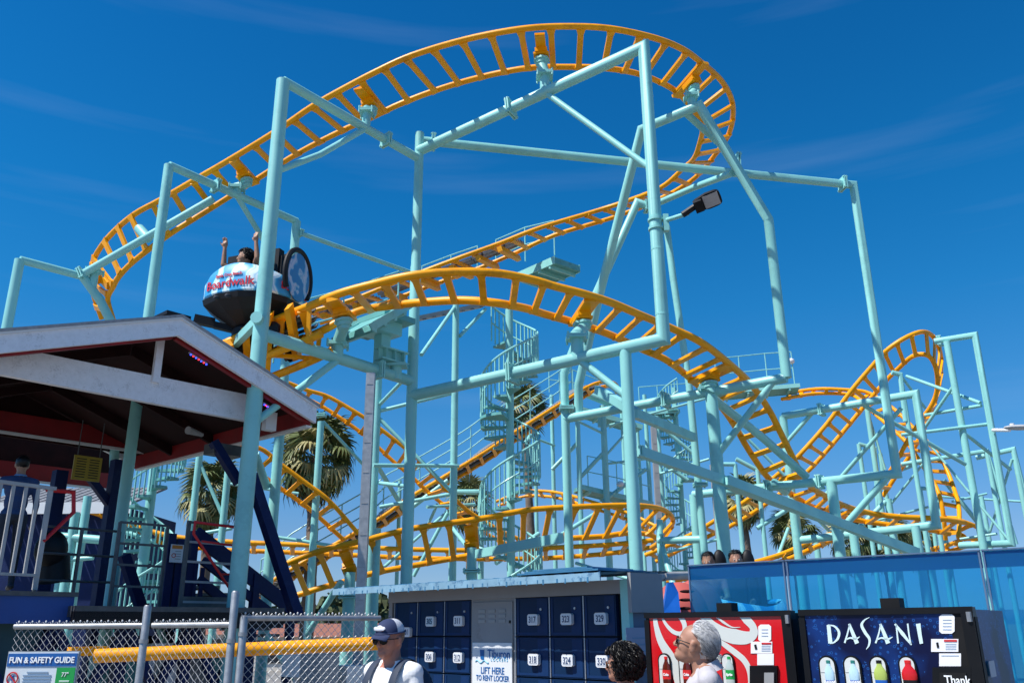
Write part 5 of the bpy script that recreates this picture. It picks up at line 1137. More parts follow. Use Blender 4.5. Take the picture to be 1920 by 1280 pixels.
def bottle(par, O, px, top, hpx, mb_, ml_, mc_, wide=1., txt=None, tm=None, full=False):
    p = VQ(O, px, top, .03); q = VQ(O, px, top+hpx, .03); H_ = p.z-q.z; q = p-ZZ*H_; c = VQ(O, px, top+hpx/2, .02); r = H_*.145*wide
    prof = [(0, r*.8), (.03, r), (.30, r), (.36, r*.86), (.44, r*.86), (.5, r), (.62, r*1.0), (.72, r*.85), (.84, r*.42), (.90, r*.36)]
    def ring(fz, rr, sc_=1): return [q+ZZ*fz*H_+(ve*math.cos(a)+vn*math.sin(a)*.35)*rr*sc_ for a in [k*2*math.pi/14 for k in range(14)]]
    B = obj('bottle', MB().grid([ring(f_, r_) for f_, r_ in prof], True), mb_, par)
    obj('cap', MB().grid([ring(.90, r*.42), ring(.985, r*.42), ring(.99, .001)], True), mc_, B)
    obj('label', MB().grid([ring(.34, r*.93), ring(.46, r*.93)] if not full else [ring(.30, r*1.06), ring(.58, r*1.06)], True), ml_, B)
    if txt: textmesh(txt, H_*.11, tm or TXT, B, fmat(q+ZZ*(.44 if full else .40)*H_+vn*(r*.42), ve, vn), sx=.8, ext=.001, bold=.001)
def arch(par, O, px, top, wpx, hpx):
    c = VQ(O, px, top); H_ = c.z-VQ(O, px, top+hpx).z; R_ = (VQ(O, px+wpx/2, top)-c).length
    def shp(r, up, off): return [c-ve*r-ZZ*H_+vn*off]+[c-ve*r*math.cos(a)+ZZ*(up-R_+r*math.sin(a)*1.0)+vn*off for a in [k*math.pi/12 for k in range(13)]]+[c+ve*r-ZZ*H_+vn*off]
    obj('window_bezel', MB().prism(shp(R_*1.24, 0, .0135), vn*.012), BK, par, smooth=False); obj('window', MB().prism(shp(R_, 0, .0262), vn*.002), DISP, par, smooth=False)
    lx_ = MB()
    for dy in (.30, .62): lx_.box(c-ZZ*H_*dy+vn*.029, ve*R_*1.9, vn*.002, ZZ*.0025)
    obj('shelf_line', lx_, GREY, par, smooth=False, kind='stuff')
for px, cm, bm, lm, tx_ in ((1248, CAPR, COLA, LRED, 'Coke'), (1286, CAPR, COLA, LRED, 'Coke'), (1325, BLACK, COLA, LRED, 'Coke'), (1366, LGRN, CLRB, LGRN, 'Sprite')):
    arch(V1, O1, px, 1226, 19, 90); bottle(V1, O1, px, 1229, 62, bm, lm, cm, 1., tx_, full=True)
for px, cm, bm, lm, tx_, wd in ((1552, mat('teal_cap', (.02, .18, .16), .4), WBL, LBLU, 'DASANI', .95), (1598, mat('teal_cap', (.02, .18, .16), .4), WBL, LBLU, 'DASANI', 1.), (1647, BLACK, LIME, LBLU, None, 1.25), (1701, CAPR, REDD, BLACK, None, 1.45)):
    arch(V2, O2, px, 1231, 27, 95); bottle(V2, O2, px, 1236, 70, bm, lm, cm, wd, tx_, full=False)
# stickers
def sticker(par, O, x0, y0, x1, y1, m=STK, off=.0125, nm='sticker', oct_=False):
    if oct_:
        w2 = (x1-x0); h2 = (y1-y0); pts = [(x0+w2*a, y0+h2*b_) for a, b_ in ((.18, 0), (.82, 0), (1, .12), (1, .88), (.82, 1), (.18, 1), (0, .88), (0, .12))]
    else: pts = [(x0, y0), (x1, y0), (x1, y1), (x0, y1)]
    return flat(O, pts, off, m, nm, par)
def lines(par, O, x0, y0, x1, n_, dy, m=PRB, off=.015, th=1.2): 
    for k in range(n_): flat(O, [(x0, y0+k*dy), (x1, y0+k*dy), (x1, y0+k*dy+th), (x0, y0+k*dy+th)], off, m, 'text_line', par, .001)
sticker(V1, O1, 1422, 1170, 1446, 1202, oct_=True); lines(V1, O1, 1428, 1179, 1440, 3, 6)
sticker(V1, O1, 1408, 1202, 1448, 1224, off=.0128); flat(O1, [(1428, 1204), (1446, 1204), (1446, 1207), (1428, 1207)], .016, BRED, 'red_heading', V1); lines(V1, O1, 1428, 1210, 1445, 4, 3)
flat(O1, [(1414, 1208), (1418, 1207), (1420, 1216), (1416, 1217)], .016, BLACK, 'warning_symbol', V1); sticker(V1, O1, 1420, 1224.5, 1451, 1246, off=.0126)
flat(O1, [(1408, 1247), (1459, 1247), (1459, 1300), (1408, 1300)], .012, BK, 'payment_panel', V1, .02); flat(O1, [(1434, 1260), (1452, 1260), (1452, 1300), (1434, 1300)], .034, GREY, 'bill_slot', V1, .01)
sticker(V2, O2, 1761, 1151, 1790, 1187, oct_=True); lines(V2, O2, 1768, 1161, 1784, 4, 6)
sticker(V2, O2, 1746, 1197, 1797, 1221, off=.0128); flat(O2, [(1770, 1198.5), (1794, 1198.5), (1794, 1202), (1770, 1202)], .016, BRED, 'red_heading', V2); lines(V2, O2, 1773, 1206, 1793, 4, 3.3)
flat(O2, [(1755, 1204), (1759, 1203), (1761, 1213), (1757, 1214)], .016, BLACK, 'warning_symbol', V2); sticker(V2, O2, 1761, 1224, 1802, 1248, off=.0126); lines(V2, O2, 1765, 1228, 1798, 1, 3)
flat(O2, [(1750, 1250), (1822, 1250), (1822, 1300), (1750, 1300)], .012, BK, 'payment_panel', V2, .02); flat(O2, [(1762, 1260), (1812, 1260), (1812, 1300), (1762, 1300)], .033, BKM, 'payment_inset', V2, .004)
textmesh('Thank', .062, TXT, V2, fmat(VQ(O2, 1795, 1275, .039), ve, vn), sx=.8, bold=.001)
sticker_s = PL(1860, 1253, O2+ve*.945, ve); obj('side_label', MB().box(sticker_s+ve*.002, vn*.14, ve*.003, ZZ*.08), mat('grey_label', (.30, .34, .42), .4), V2, smooth=False)
# DASANI letters (each its own part)
kd = dict(cx=1470, cy=1000, k=4.267)
def LT(nm, *ss):
    first = None
    for pts, ws in ss: stroke(O2, Z2, pts, ws, .0115, LET, nm, V2, **kd)
LT('letter', ([(357, 728), (362, 780), (372, 875)], [30, 30, 34])); LT('letter', ([(352, 728), (405, 740), (440, 785), (432, 835), (400, 868), (368, 878)], [7, 14, 20, 20, 12, 6]))
LT('letter', ([(527, 720), (508, 800), (486, 872)], [10, 12, 14])); LT('letter', ([(522, 720), (545, 780), (585, 876)], [18, 26, 32])); LT('letter', ([(492, 848), (530, 832), (575, 840), (606, 822)], [8, 14, 16, 5]))
LT('letter', ([(684, 668), (645, 690), (622, 730), (650, 790), (684, 840), (680, 890), (658, 924)], [3, 12, 22, 24, 20, 14, 3]))
LT('letter', ([(775, 720), (758, 800), (734, 874)], [10, 12, 14])); LT('letter', ([(770, 720), (795, 780), (834, 876)], [18, 26, 34])); LT('letter', ([(740, 850), (780, 832), (830, 842), (870, 824)], [8, 14, 16, 5]))
LT('letter', ([(898, 722), (906, 800), (914, 876)], [12, 12, 14])); LT('letter', ([(888, 720), (950, 800), (1020, 888)], [14, 28, 10])); LT('letter', ([(990, 718), (1000, 800), (1014, 884)], [12, 12, 12]))
LT('letter', ([(1074, 718), (1086, 800), (1100, 878)], [36, 30, 28]))
BX2(.945-.012, .945+.004, .1, Z2-.05, -.012, .05, BKM, 'side_trim'); BX1(VW-.012, VW+.004, .1, Z1-.05, -.012, .05, BKM, 'side_trim')

# ================================================================== SPINNING CAR
WAVE = bpy.data.materials.new('wave_graphic'); WAVE.use_nodes = True; n = WAVE.node_tree.nodes; l = WAVE.node_tree.links; b0 = n['Principled BSDF']; b0.inputs['Roughness'].default_value = .42
gg = n.new('ShaderNodeNewGeometry'); wv2 = n.new('ShaderNodeTexWave'); wv2.inputs['Scale'].default_value = 1.1; wv2.inputs['Distortion'].default_value = 7; wv2.inputs['Detail'].default_value = 2.5; wv2.inputs['Detail Scale'].default_value = 1.3
rr_ = n.new('ShaderNodeValToRGB'); els = rr_.color_ramp.elements; els[0].position = .15; els[0].color = (.05, .33, .62, 1); els[1].position = .95; els[1].color = (.72, .84, .90, 1)
for p_, c_ in ((.35, (.03, .33, .66)), (.5, (.12, .52, .76)), (.62, (.45, .74, .86)), (.7, (.75, .86, .9)), (.82, (.35, .62, .80))): e_ = els.new(p_); e_.color = c_+(1,)
l.new(gg.outputs['Position'], wv2.inputs['Vector']); l.new(wv2.outputs['Color'], rr_.inputs[0]); l.new(rr_.outputs[0], b0.inputs['Base Color'])
WAVE2 = WAVE.copy(); WAVE2.name = 'wave_graphic_deep'
for _n in WAVE2.node_tree.nodes:
    if _n.type == 'TEX_WAVE': _n.inputs['Scale'].default_value = 2.6
    if _n.type == 'VALTORGB':
        for _el in _n.color_ramp.elements: _el.color = tuple(c*.55 for c in _el.color[:2])+(_el.color[2]*.7, 1)
LETR = mat('lettering_red', (.62, .015, .03), .4)
def car(label, C0, face, RAD=.74, group='spinning coaster cars', hoop=True):
    t = thing('coaster_car', label, 'coaster car', tuple(C0), 0, group)
    fx = Vector((math.cos(face), math.sin(face), 0)); fy = Vector((-fx.y, fx.x, 0))
    def q(a, r, z): # superellipse plan
        c, s_ = math.cos(a), math.sin(a); k = (abs(c)**2.8+abs(s_)**2.8)**(-1/2.8); return C0+fx*(c*k*r)+fy*(s_*k*r*1.02)+ZZ*z
    N = 56; A = [2*math.pi*k/N for k in range(N)]
    def top(a):  # highest on the two curved ends, dips at the sides
        return .90+.17*abs(math.cos(a))**1.5*(.8+.2*math.cos(3*a))
    rows = [[q(a, RAD*.95, .52) for a in A], [q(a, RAD*1.0, .56) for a in A], [q(a, RAD*1.0, .56+(top(a)-.56)*.55) for a in A], [q(a, RAD*.94, top(a)-.05) for a in A], [q(a, RAD*.88, top(a)) for a in A], [q(a, RAD*.82, top(a)-.03) for a in A], [q(a, RAD*.8, .6) for a in A]]
    obj('shell', MB().grid(rows, True), WAVE, t)
    A8 = [2*math.pi*(k+.5)/12 for k in range(12)]
    rows = [[C0+ZZ*.13]*12, [q(a, .30, .13) for a in A8], [q(a, RAD*.76, .30) for a in A8], [q(a, RAD*.99, .44) for a in A8], [q(a, RAD*1.02, .53) for a in A8], [q(a, RAD*.8, .58) for a in A8], [C0+ZZ*.58]*12]
    obj('lower_tub', MB().grid(rows, True), BLACK, t, smooth=False)
    for s_ in (1, -1):
        b = MB(); c = C0+fx*s_*.10+ZZ*.95; b.box(c, fx*.12, fy*1.1, ZZ*.75); 
        for y_ in (-.36, .36): b.box(c+fy*y_+ZZ*.25+fx*s_*.02, fx*.14, fy*.3, ZZ*.5)
        obj('seat_back', b, BLACK, t, smooth=False); obj('seat', MB().box(C0+fx*s_*.36+ZZ*.66, fx*.4, fy*1.05, ZZ*.12), BLACK, t, smooth=False)
        obj('lap_bar', MB().tube([C0+fx*s_*.5+fy*-.45+ZZ*.75, C0+fx*s_*.52+fy*-.4+ZZ*.93, C0+fx*s_*.52+fy*.4+ZZ*.93, C0+fx*s_*.5+fy*.45+ZZ*.75], .022, 8), BLACK, t)
    if hoop:
        for s_ in (1,):
            o_ = C0+fy*s_*.78+ZZ*.95; pts = [o_+fx*.36*math.cos(a)+ZZ*.48*math.sin(a) for a in [R(-35)+k*R(250)/24 for k in range(25)]]
            obj('side_hoop', MB().tube(pts, .045, 8), BLACK, t)
            b = MB().prism([o_+fx*.30*math.cos(a)+ZZ*.42*math.sin(a) for a in [k*2*math.pi/24 for k in range(24)]], fy*.02*s_); obj('side_disc', b, WAVE2, t, smooth=False)
    for s_, tx_, sz_, dz_ in ((0, 'Boardwalk', .21, .69), (0, 'Santa Cruz Beach', .07, .83), (math.pi, 'Boardwalk', .2, .70), (math.pi/2, 'Boardwalk', .17, .70)):   # lettering wrapped round the shell
        cu = bpy.data.curves.new('t', 'FONT'); cu.body = tx_; cu.size = sz_; cu.align_x = 'CENTER'; cu.align_y = 'CENTER'; cu.extrude = .002; cu.resolution_u = 2; cu.offset = .002
        to = bpy.data.objects.new('t', cu); C.objects.link(to); me = bpy.data.meshes.new_from_object(to.evaluated_get(bpy.context.evaluated_depsgraph_get())); bpy.data.objects.remove(to)
        for v_ in me.vertices:
            x, y, z_ = v_.co; a = s_+x/(RAD*1.05); p = q(a, RAD*1.0+.012+z_, dz_+y); v_.co = WM[t.name].inverted() @ p
        me.materials.clear(); me.materials.append(LETR); inst('lettering', me, t, WM[t.name].copy())
    # chassis
    b = MB(); b.tube([C0+ZZ*.1, C0-ZZ*.12], .34, 16); obj('turntable', b, BLACK, t)
    dirv = Vector((.78, -.2, .30)).normalized() if False else None
    return t, fx, fy
cc, cx_, cy_, cz_ = nearest(T2, (462, 640)); CC = Vector((cc.x, cc.y, cc.z+.36)); tt = (T2[1][10]-T2[1][3]).normalized()
cz0 = P(440, 550, CC.y-.72).z; CC.z = cz0-.50; CC.x += .10
car1, fx_, fy_ = car('spinning car with a painted wave shell, one rider with both arms raised', CC, R(250))
b = MB(); b.bar(CC-tt*.75-ZZ*.18, CC+tt*.75-ZZ*.14, .34, .1, up=ZZ); b.bar(CC-tt*1.15-ZZ*.2, CC-tt*.7-ZZ*.18, .12, .10); obj('chassis', b, BLACK, car1, smooth=False)
xa = Vector((-tt.y, tt.x, 0)).normalized()
for s1_ in (-1, 1):
    for s2_ in (-1, 1):
        p = CC+tt*.55*s1_+xa*.5*s2_-ZZ*.32; b = MB(); b.disc(p+ZZ*.08, xa, .09, .06, 16); b.disc(p-ZZ*.14, xa, .05, .05, 12); b.box(p-ZZ*.02, tt*.2, xa*.1, ZZ*.2); obj('wheel_bogie', b, BLACK, car1)
ba = P(364, 598, 13.0); bb_ = P(402, 606, 13.1); obj('bumper_arm', MB().bar(ba, bb_, .13, .14), BLACK, car1, smooth=False); obj('bumper_arm', MB().bar(bb_-ZZ*.03, CC+ZZ*.06, .12, .10), BLACK, car1, smooth=False)
obj('bumper', MB().bar(CC-tt*1.15+xa*.25-ZZ*.16, CC-tt*1.15-xa*.25-ZZ*.16, .12, .16), BLACK, car1, smooth=False)
c2p = P(1362, 1110, 12.2); car2, fx2, fy2 = car('spinning car behind the blue screen carrying two dark haired riders', Vector((c2p.x, c2p.y, c2p.z-1.1)), R(215), hoop=False)
c2 = Vector((c2p.x, c2p.y, c2p.z-1.1))
obj('stand', MB().tube([(c2.x, c2.y, 0), (c2.x, c2.y, c2.z)], .3, 12), BLACK, car2)
for px in (1349, 1402): 
    p = P(px, 1050, 12.3); b = MB(); b.ellipsoid(p-ZZ*.05, (.10, .07, .2), 12, 10); obj('headrest', b, BLACK, car2)
# ================================================================== PEOPLE
def skinmat(name, col):
    m = mat(name, col, .5, var=.07, scale=25, bump=.04, bscale=150); b = m.node_tree.nodes['Principled BSDF']; b.inputs['Subsurface Weight'].default_value = .08; b.inputs['Subsurface Radius'].default_value = (.02, .008, .004); return m
SK1 = skinmat('skin_sunburnt', (.42, .17, .115)); SK2 = skinmat('skin_tan', (.36, .18, .12)); SK3 = skinmat('skin_brown', (.34, .18, .11))
LIP = mat('lips', (.34, .12, .10), .45); EYEW = mat('eye_white', (.6, .58, .55), .3, var=0); PUP = mat('pupil', (.02, .012, .01), .2, var=0)
HB = mat('black_hair', (.006, .005, .005), .42, spec=.3, var=.3, scale=30); HGD = mat('grey_shadow_strands', (.20, .20, .21), .5, var=.2, scale=60); HG = mat('silver_hair', (.50, .50, .51), .5, var=.25, scale=60)
def capsule(b, p, r, q, s_):
    b.ellipsoid(p, (r,)*3, 14, 9); b.ellipsoid(q, (s_,)*3, 14, 9)
    if (Vector(q)-Vector(p)).length > 1e-4: b.tube([p, q], [r, s_], 14)
V = Vector
def person(name_label, loc, heading, J={}, head_rot=(0, 0), vox=.011, mats=None, zones=None, scale=1., fem=False, hands=True, group=None, smooth=3):
    """forward = +X, left = +Y. J overrides joints. head_rot = (yaw, pitch up)."""
    t = thing('person', name_label, 'person', tuple(loc), heading, group)
    j = dict(pel=V((0, 0, .97)), wst=V((0, 0, 1.10)), chs=V((.0, 0, 1.30)), nk=V((-.015, 0, 1.455)), hd=V((.02, 0, 1.63)))
    for s_, n_ in ((1, 'L'), (-1, 'R')):
        j['sh'+n_] = V((-.01, s_*(.185 if not fem else .165), 1.405)); j['el'+n_] = V((-.03, s_*.235, 1.12)); j['wr'+n_] = V((.05, s_*.245, .87)); j['hip'+n_] = V((0, s_*.09, .93)); j['kn'+n_] = V((.02, s_*.10, .50)); j['an'+n_] = V((-.02, s_*.10, .09))
    j.update({k: V(v_) for k, v_ in J.items()})
    b = MB(); cap = lambda a, r, c, s_: capsule(b, a, r, c, s_)
    b.ellipsoid(j['pel'], (.115, .165, .12)); b.ellipsoid((j['pel']+j['chs'])/2, (.115 if not fem else .10, .145, .17)); b.ellipsoid(j['chs'], (.125, .168, .16))
    b.ellipsoid(lerp(j['chs'], j['nk'], .45), (.10, .17, .10))
    up = (j['nk']-j['chs']).normalized()
    cap(j['nk']-up*.05, .066, lerp(j['nk'], j['hd'], .55), .057)
    for n_ in 'LR':
        sh, el, wr = j['sh'+n_], j['el'+n_], j['wr'+n_]
        cap(lerp(j['nk'], sh, .30)-up*.005, .055, sh, .060); cap(lerp(j['chs'], sh, .5), .09, sh, .058); cap(sh, .054, el, .041); cap(el, .041, wr, .027)
        cap(j['hip'+n_], .088, j['kn'+n_], .058); cap(j['kn'+n_], .057, j['an'+n_], .038); cap(j['an'+n_]-V((.02, 0, .035)), .042, j['an'+n_]+V((.15, 0, -.055)), .034)
        if hands:
            d = (wr-el).normalized(); sd_ = 1 if n_ == 'L' else -1
            ac = d.cross(V((0, sd_, 0))).normalized() if abs(d.y) < .9 else V((1, 0, 0)); ac = V(J.get('ac'+n_, ac)); ac = (ac-d*ac.dot(d)).normalized(); fl = d.cross(ac).normalized()*J.get('fl'+n_, sd_)
            pm = wr+d*.05; b.box(pm, d*.085, ac*.078, fl*.03); b.ellipsoid(pm, (.04, .04, .04))
            for k, (o_, L_) in enumerate(((-.030, .062), (-.010, .076), (.010, .072), (.030, .056))):
                a0 = wr+d*.085+ac*o_; a1 = a0+d*L_*.5+fl*.006+ac*o_*.15; a2 = a1+d*L_*.45+fl*.02+ac*o_*.1
                cap(a0, .0098, a1, .0092); cap(a1, .0092, a2, .0078)
            a0 = wr+d*.02-ac*.03; a1 = a0+d*.035-ac*.032+fl*.01; a2 = a1+d*.034-ac*.012+fl*.01; cap(a0, .014, a1, .0115); cap(a1, .0112, a2, .009)
    # head
    Rh = Matrix.Rotation(head_rot[0], 3, 'Z') @ Matrix.Rotation(-head_rot[1], 3, 'Y'); H = j['hd']
    def h(x, y, z): return H+Rh @ V((x, y, z))
    def he(c, r, nu=16, nv=12): b.ellipsoid(h(*c), r, nu, nv, Rh)
    he((-.012, 0, .035), (.099, .077, .088), 22, 16); he((.030, 0, .0), (.062, .068, .085), 20, 14); he((.036, 0, -.055), (.052, .052, .052)); he((.066, 0, -.086), (.024, .026, .02)); he((-.02, 0, -.03), (.07, .066, .06))
    he((.074, 0, .026), (.020, .052, .013)); he((.060, .036, -.022), (.022, .020, .022)); he((.060, -.036, -.022), (.022, .020, .022))
    capsule(b, h(.088, 0, .014), .0105, h(.110, 0, -.018), .0115); he((.104, 0, -.025), (.012, .017, .009)); he((.074, 0, -.075), (.026, .032, .022)); he((.086, 0, -.048), (.012, .023, .0075)); he((.084, 0, -.061), (.012, .020, .0075))
    for s_ in (1, -1):
        he((-.006, s_*.081, -.004), (.020, .010, .033)); he((-.002, s_*.089, .012), (.013, .006, .013)); he((-.004, s_*.076, -.03), (.010, .007, .010))
    me = bpy.data.meshes.new('body'); me.from_pydata([tuple(v_) for v_ in b.v], [], b.f); o = bpy.data.objects.new('body', me); C.objects.link(o)
    md = o.modifiers.new('r', 'REMESH'); md.mode = 'VOXEL'; md.voxel_size = vox; ms = o.modifiers.new('s', 'SMOOTH'); ms.factor = .5; ms.iterations = smooth
    me2 = bpy.data.meshes.new_from_object(o.evaluated_get(bpy.context.evaluated_depsgraph_get())); bpy.data.objects.remove(o); me2.name = 'body'
    ml = mats; 
    for m_ in ml: me2.materials.append(m_)
    for p in me2.polygons: p.use_smooth = True; p.material_index = zones(p.center, j, h)
    bo = inst('body', me2, t, WM[t.name] @ Matrix.Scale(scale, 4))
    # eyes
    Mw = WM[t.name] @ Matrix.Scale(scale, 4)
    def W(p): return Mw @ V(p)
    WS[t.name] = (W, h, Rh, j, Mw)
    for s_ in (1, -1):
        obj('eye', MB().ellipsoid(W(h(.079, s_*.030, .004)), (.0125,)*3, 12, 8), EYEW, t); obj('pupil', MB().ellipsoid(W(h(.0905, s_*.030, .004)), (.003, .006, .006), 10, 6, (Mw.to_3x3() @ Rh)), PUP, t)
    b = MB(); b.ellipsoid(W(h(.0975, 0, -.0545)), (.003, .018, .0025), 12, 6, (Mw.to_3x3() @ Rh)); obj('mouth', b, LIP, t)
    return t
WS = {}
def hairshell(t, m, r=(.108, .086, .098), c=(-.016, 0, .040), keep=lambda d: True, rough=.06, nm='hair', seed=0, nu=40, nv=26, sc=8):
    W, h, Rh, j, Mw = WS[t.name]; rows = []; b = MB(); vs = []; ok = []
    for i in range(nv+1):
        th_ = math.pi*i/nv
        for k in range(nu):
            ph = 2*math.pi*k/nu; d = V((math.sin(th_)*math.cos(ph), math.sin(th_)*math.sin(ph), math.cos(th_)))
            f = 1+rough*noise.noise(d*sc+V((seed, 0, 0)))+rough*.6*noise.noise(d*sc*2.7+V((seed, 4, 0))); kp = keep(d)
            if not kp: f *= .80
            vs.append(W(h(c[0]+d.x*r[0]*f, c[1]+d.y*r[1]*f, c[2]+d.z*r[2]*f)))
    fs = [(i*nu+k, (i+1)*nu+k, (i+1)*nu+(k+1) % nu, i*nu+(k+1) % nu) for i in range(nv) for k in range(nu)]
    b.add(vs, fs); return obj(nm, b, m, t, ang=180)
def strands(t, m, n_, keep, L=(.03, .06), rad=.0016, r=(.106, .085, .098), c=(-.016, 0, .040), flow=V((-.6, 0, -1)), curl=0, seed=1, nm='hair_strands', lift=.25):
    W, h, Rh, j, Mw = WS[t.name]; rd = random.Random(seed); b = MB(); k = 0
    while k < n_:
        d = V((rd.gauss(0, 1), rd.gauss(0, 1), rd.gauss(0, 1))).normalized()
        if not keep(d): continue
        k += 1; p = V((c[0]+d.x*r[0], c[1]+d.y*r[1], c[2]+d.z*r[2])); sw_ = noise.noise(d*3.1)*.8; f = flow+V((rd.uniform(-.12, .12), rd.uniform(-.12, .12)+sw_*.5, rd.uniform(-.12, .12)+sw_)); f = (f-d*f.dot(d)); f = f.normalized() if f.length > .05 else V((-1, 0, 0)); L_ = rd.uniform(*L)
        if curl:
            s2 = d.cross(f); R_ = curl*rd.uniform(.6, 1.3); tl_ = rd.uniform(0, 6.28); pts = []
            for q in range(9):
                a = q*.95+tl_; pts.append(p+d*(.004+R_*(1+math.cos(a)))+f*(R_*math.sin(a)+L_*q/9*.6)+s2*(q-4)*.0022)
            b.tube([W(h(*x)) for x in pts], [rad*(.7+.4*math.sin(math.pi*q/8)) for q in range(9)], 5)
        else:
            pts = []
            for q in range(4):
                u_ = q/3; v_ = p+f*L_*u_+d*(.004+lift*L_*u_*(1-u_)); pts.append(v_)
            # keep following the head
            pts = [V((c[0], c[1], c[2]))+V(((x-V(c)).x, (x-V(c)).y, (x-V(c)).z)) for x in pts]; b.tube([W(h(*x)) for x in pts], [rad, rad, rad*.8, rad*.3], 4, caps=False)
    return obj(nm, b, m, t, kind='stuff')
def ground_loc(px, py, Y, z):      # place so that the head centre is at pixel px,py
    p = P(px, py, Y); return p
SHW = mat('white_cotton', (.76, .77, .79), .85, var=.03, scale=12, bump=.35, bscale=14); SHG = mat('pale_grey_cotton', (.47, .45, .48), .85, var=.04, scale=12, bump=.3, bscale=14)
SHP = mat('pink_cotton', (.60, .36, .40), .85, var=.05, bump=.2, bscale=14); TRS = mat('dark_trousers', (.03, .035, .05), .8, var=.2); SHOE = mat('dark_shoe', (.02, .02, .02), .6)
SHK = mat('black_tshirt', (.015, .015, .018), .85); OPB = mat('operator_navy_jacket', (.02, .05, .14), .7, var=.15, bump=.3, bscale=14); OPC = mat('light_blue_collar', (.10, .25, .5), .7)
def place(px, py, Y, H):      # body root so that head centre (height H) falls on the pixel; feet on the ground
    p = P(px, py, Y); return p, p.z
def zstd(neck=.0, sleeve=.55):
    def z(c, j, h):
        if c.z < .05: return 3
        hd = j['hd']
        if (c-hd).length < .14 and c.z > j['nk'].z+.01: return 0
        for n_ in 'LR':
            el = j['el'+n_]; wr = j['wr'+n_]; sh = j['sh'+n_]; d = (el-sh); f = (c-sh).dot(d)/d.length_squared; off = (c-sh-d*f).length
            d2 = (wr-el); f2 = (c-el).dot(d2)/d2.length_squared; off2 = (c-el-d2*f2).length
            if off2 < .075 and f2 > -.05 and f2 < 1.8 and not (off < .07 and f < sleeve): 
                if abs(c.y) > .16 or f2 > .3: return 0
            if off < .075 and sleeve < f < 1.1 and abs(c.y) > .15: return 0
        if c.z < j['pel'].z+.0: return 2
        nk = j['nk']+V((.012, 0, .022+neck)); r_ = ((c.x-nk.x)**2+(c.y)**2)**.5
        if c.z > nk.z-.0+(.35*(c.x-nk.x) if False else 0)-(.045 if c.x > nk.x+.03 and abs(c.y) < .055 else 0) and r_ < .095: return 0
        return 1
    return z
# --- man in the cap
def standing(label, px, py, Y, heading, **k):
    hz = k.get('J', {}).get('hd', (0, 0, 1.63))[2]; p = P(px, py, Y); s_ = p.z/hz; return person(label, (p.x, p.y, 0), heading, scale=s_, **k)
HD1 = R(-126)
m1p = standing('man in navy and white trucker cap, dark sunglasses, white tee shirt and backpack straps', 737, 1199, 6.1, HD1, vox=.0068, J=dict(hd=(.035, 0, 1.60)), smooth=2, mats=[SK1, SHW, TRS, SHOE], zones=zstd(), head_rot=(R(4), R(-6)))
W, h, Rh, j, Mw = WS[m1p.name]; RW = (Mw.to_3x3() @ Rh)
CAPN = mat('cap_navy', (.015, .028, .085), .8, var=.1, bump=.1, bscale=200); CAPW = mat('cap_white_mesh', (.55, .57, .62), .8, var=.1, scale=60, bump=.3, bscale=300); STRP = mat('strap_navy', (.014, .028, .06), .7, var=.15)
rows = []; 
def dome(a0, a1, z0=.045):
    rows = []
    for i in range(9):
        el = math.pi/2*i/8
        rows.append([W(h(-.010+.108*math.cos(a)*math.cos(el)**.8, .086*math.sin(a)*math.cos(el)**.8, z0+.088*math.sin(el))) for a in [a0+(a1-a0)*k/16 for k in range(17)]])
    return rows
cp = obj('cap_front', MB().grid(dome(R(-78), R(78))), CAPN, m1p); obj('cap_mesh_back', MB().grid(dome(R(78), R(282))), CAPW, m1p)
obj('cap_band', MB().tube([W(h(-.010+.110*math.cos(a), .088*math.sin(a), .046)) for a in [k*2*math.pi/36 for k in range(36)]], .006, 6, closed=True), CAPN, m1p)
rows = []
for i in range(7):
    f = i/6; rows.append([W(h(.075+.015*math.cos(a*1.0)+f*.066*math.cos(a*.85), .078*math.sin(a)*(1-.08*f), .046-.018*f-.022*(math.sin(a)**2)*(.4+f*.6))) for a in [R(-72)+R(144)*k/14 for k in range(15)]])
b = MB().grid(rows); b.grid([[p+ZZ*-.004 for p in r_] for r_ in rows]); obj('cap_brim', b, CAPN, m1p)
obj('cap_button', MB().ellipsoid(W(h(-.01, 0, .144)), (.008, .008, .005), 10, 6), CAPN, m1p)
b = MB(); 
for k, (y_, z_, w2) in enumerate(((-.022, .082, .012), (0, .090, .016), (.020, .082, .012), (0, .076, .03))): 
    el_ = math.asin(min(1, (z_-.045)/.088)); xx = -.010+.108*math.cos(el_)**.8*math.cos(y_/.09)+.003; b.ellipsoid(W(h(xx+.002, y_*1.5, z_)), (.004, w2*1.5, .011), 10, 6, RW)
obj('cap_emblem', b, mat('emblem_white', (.7, .7, .74), .6), m1p); obj('cap_emblem_line', MB().ellipsoid(W(h(.094, 0, .068)), (.004, .034, .004), 10, 6, RW), mat('emblem_red', (.5, .05, .05), .6), m1p)
def glasses(t, m_frame, m_lens, lensr=(.005, .029, .023)):
    W, h, Rh, j, Mw = WS[t.name]; RW = Mw.to_3x3() @ Rh
    for s_ in (1, -1):
        b = MB(); b.ellipsoid(W(h(.098, s_*.032, .006)), lensr, 16, 10, RW @ Matrix.Rotation(R(12*s_), 3, 'Z')); obj('lens', b, m_lens, t)
        ring = []
        for k in range(20):
            a = 2*math.pi*k/20; ring.append(W(h(.099-.006*abs(math.cos(a)), s_*.032+.029*math.cos(a), .006+.022*math.sin(a))))
        obj('glasses_rim', MB().tube(ring, .0026, 5, closed=True), m_frame, t); obj('glasses_arm', MB().tube([W(h(.090, s_*.061, .014)), W(h(.05, s_*.078, .012)), W(h(-.005, s_*.086, .010)), W(h(-.02, s_*.083, -.005))], .003, 6), m_frame, t)
    obj('glasses_bridge', MB().tube([W(h(.102, .008, .010)), W(h(.102, -.008, .010))], .003, 6), m_frame, t)
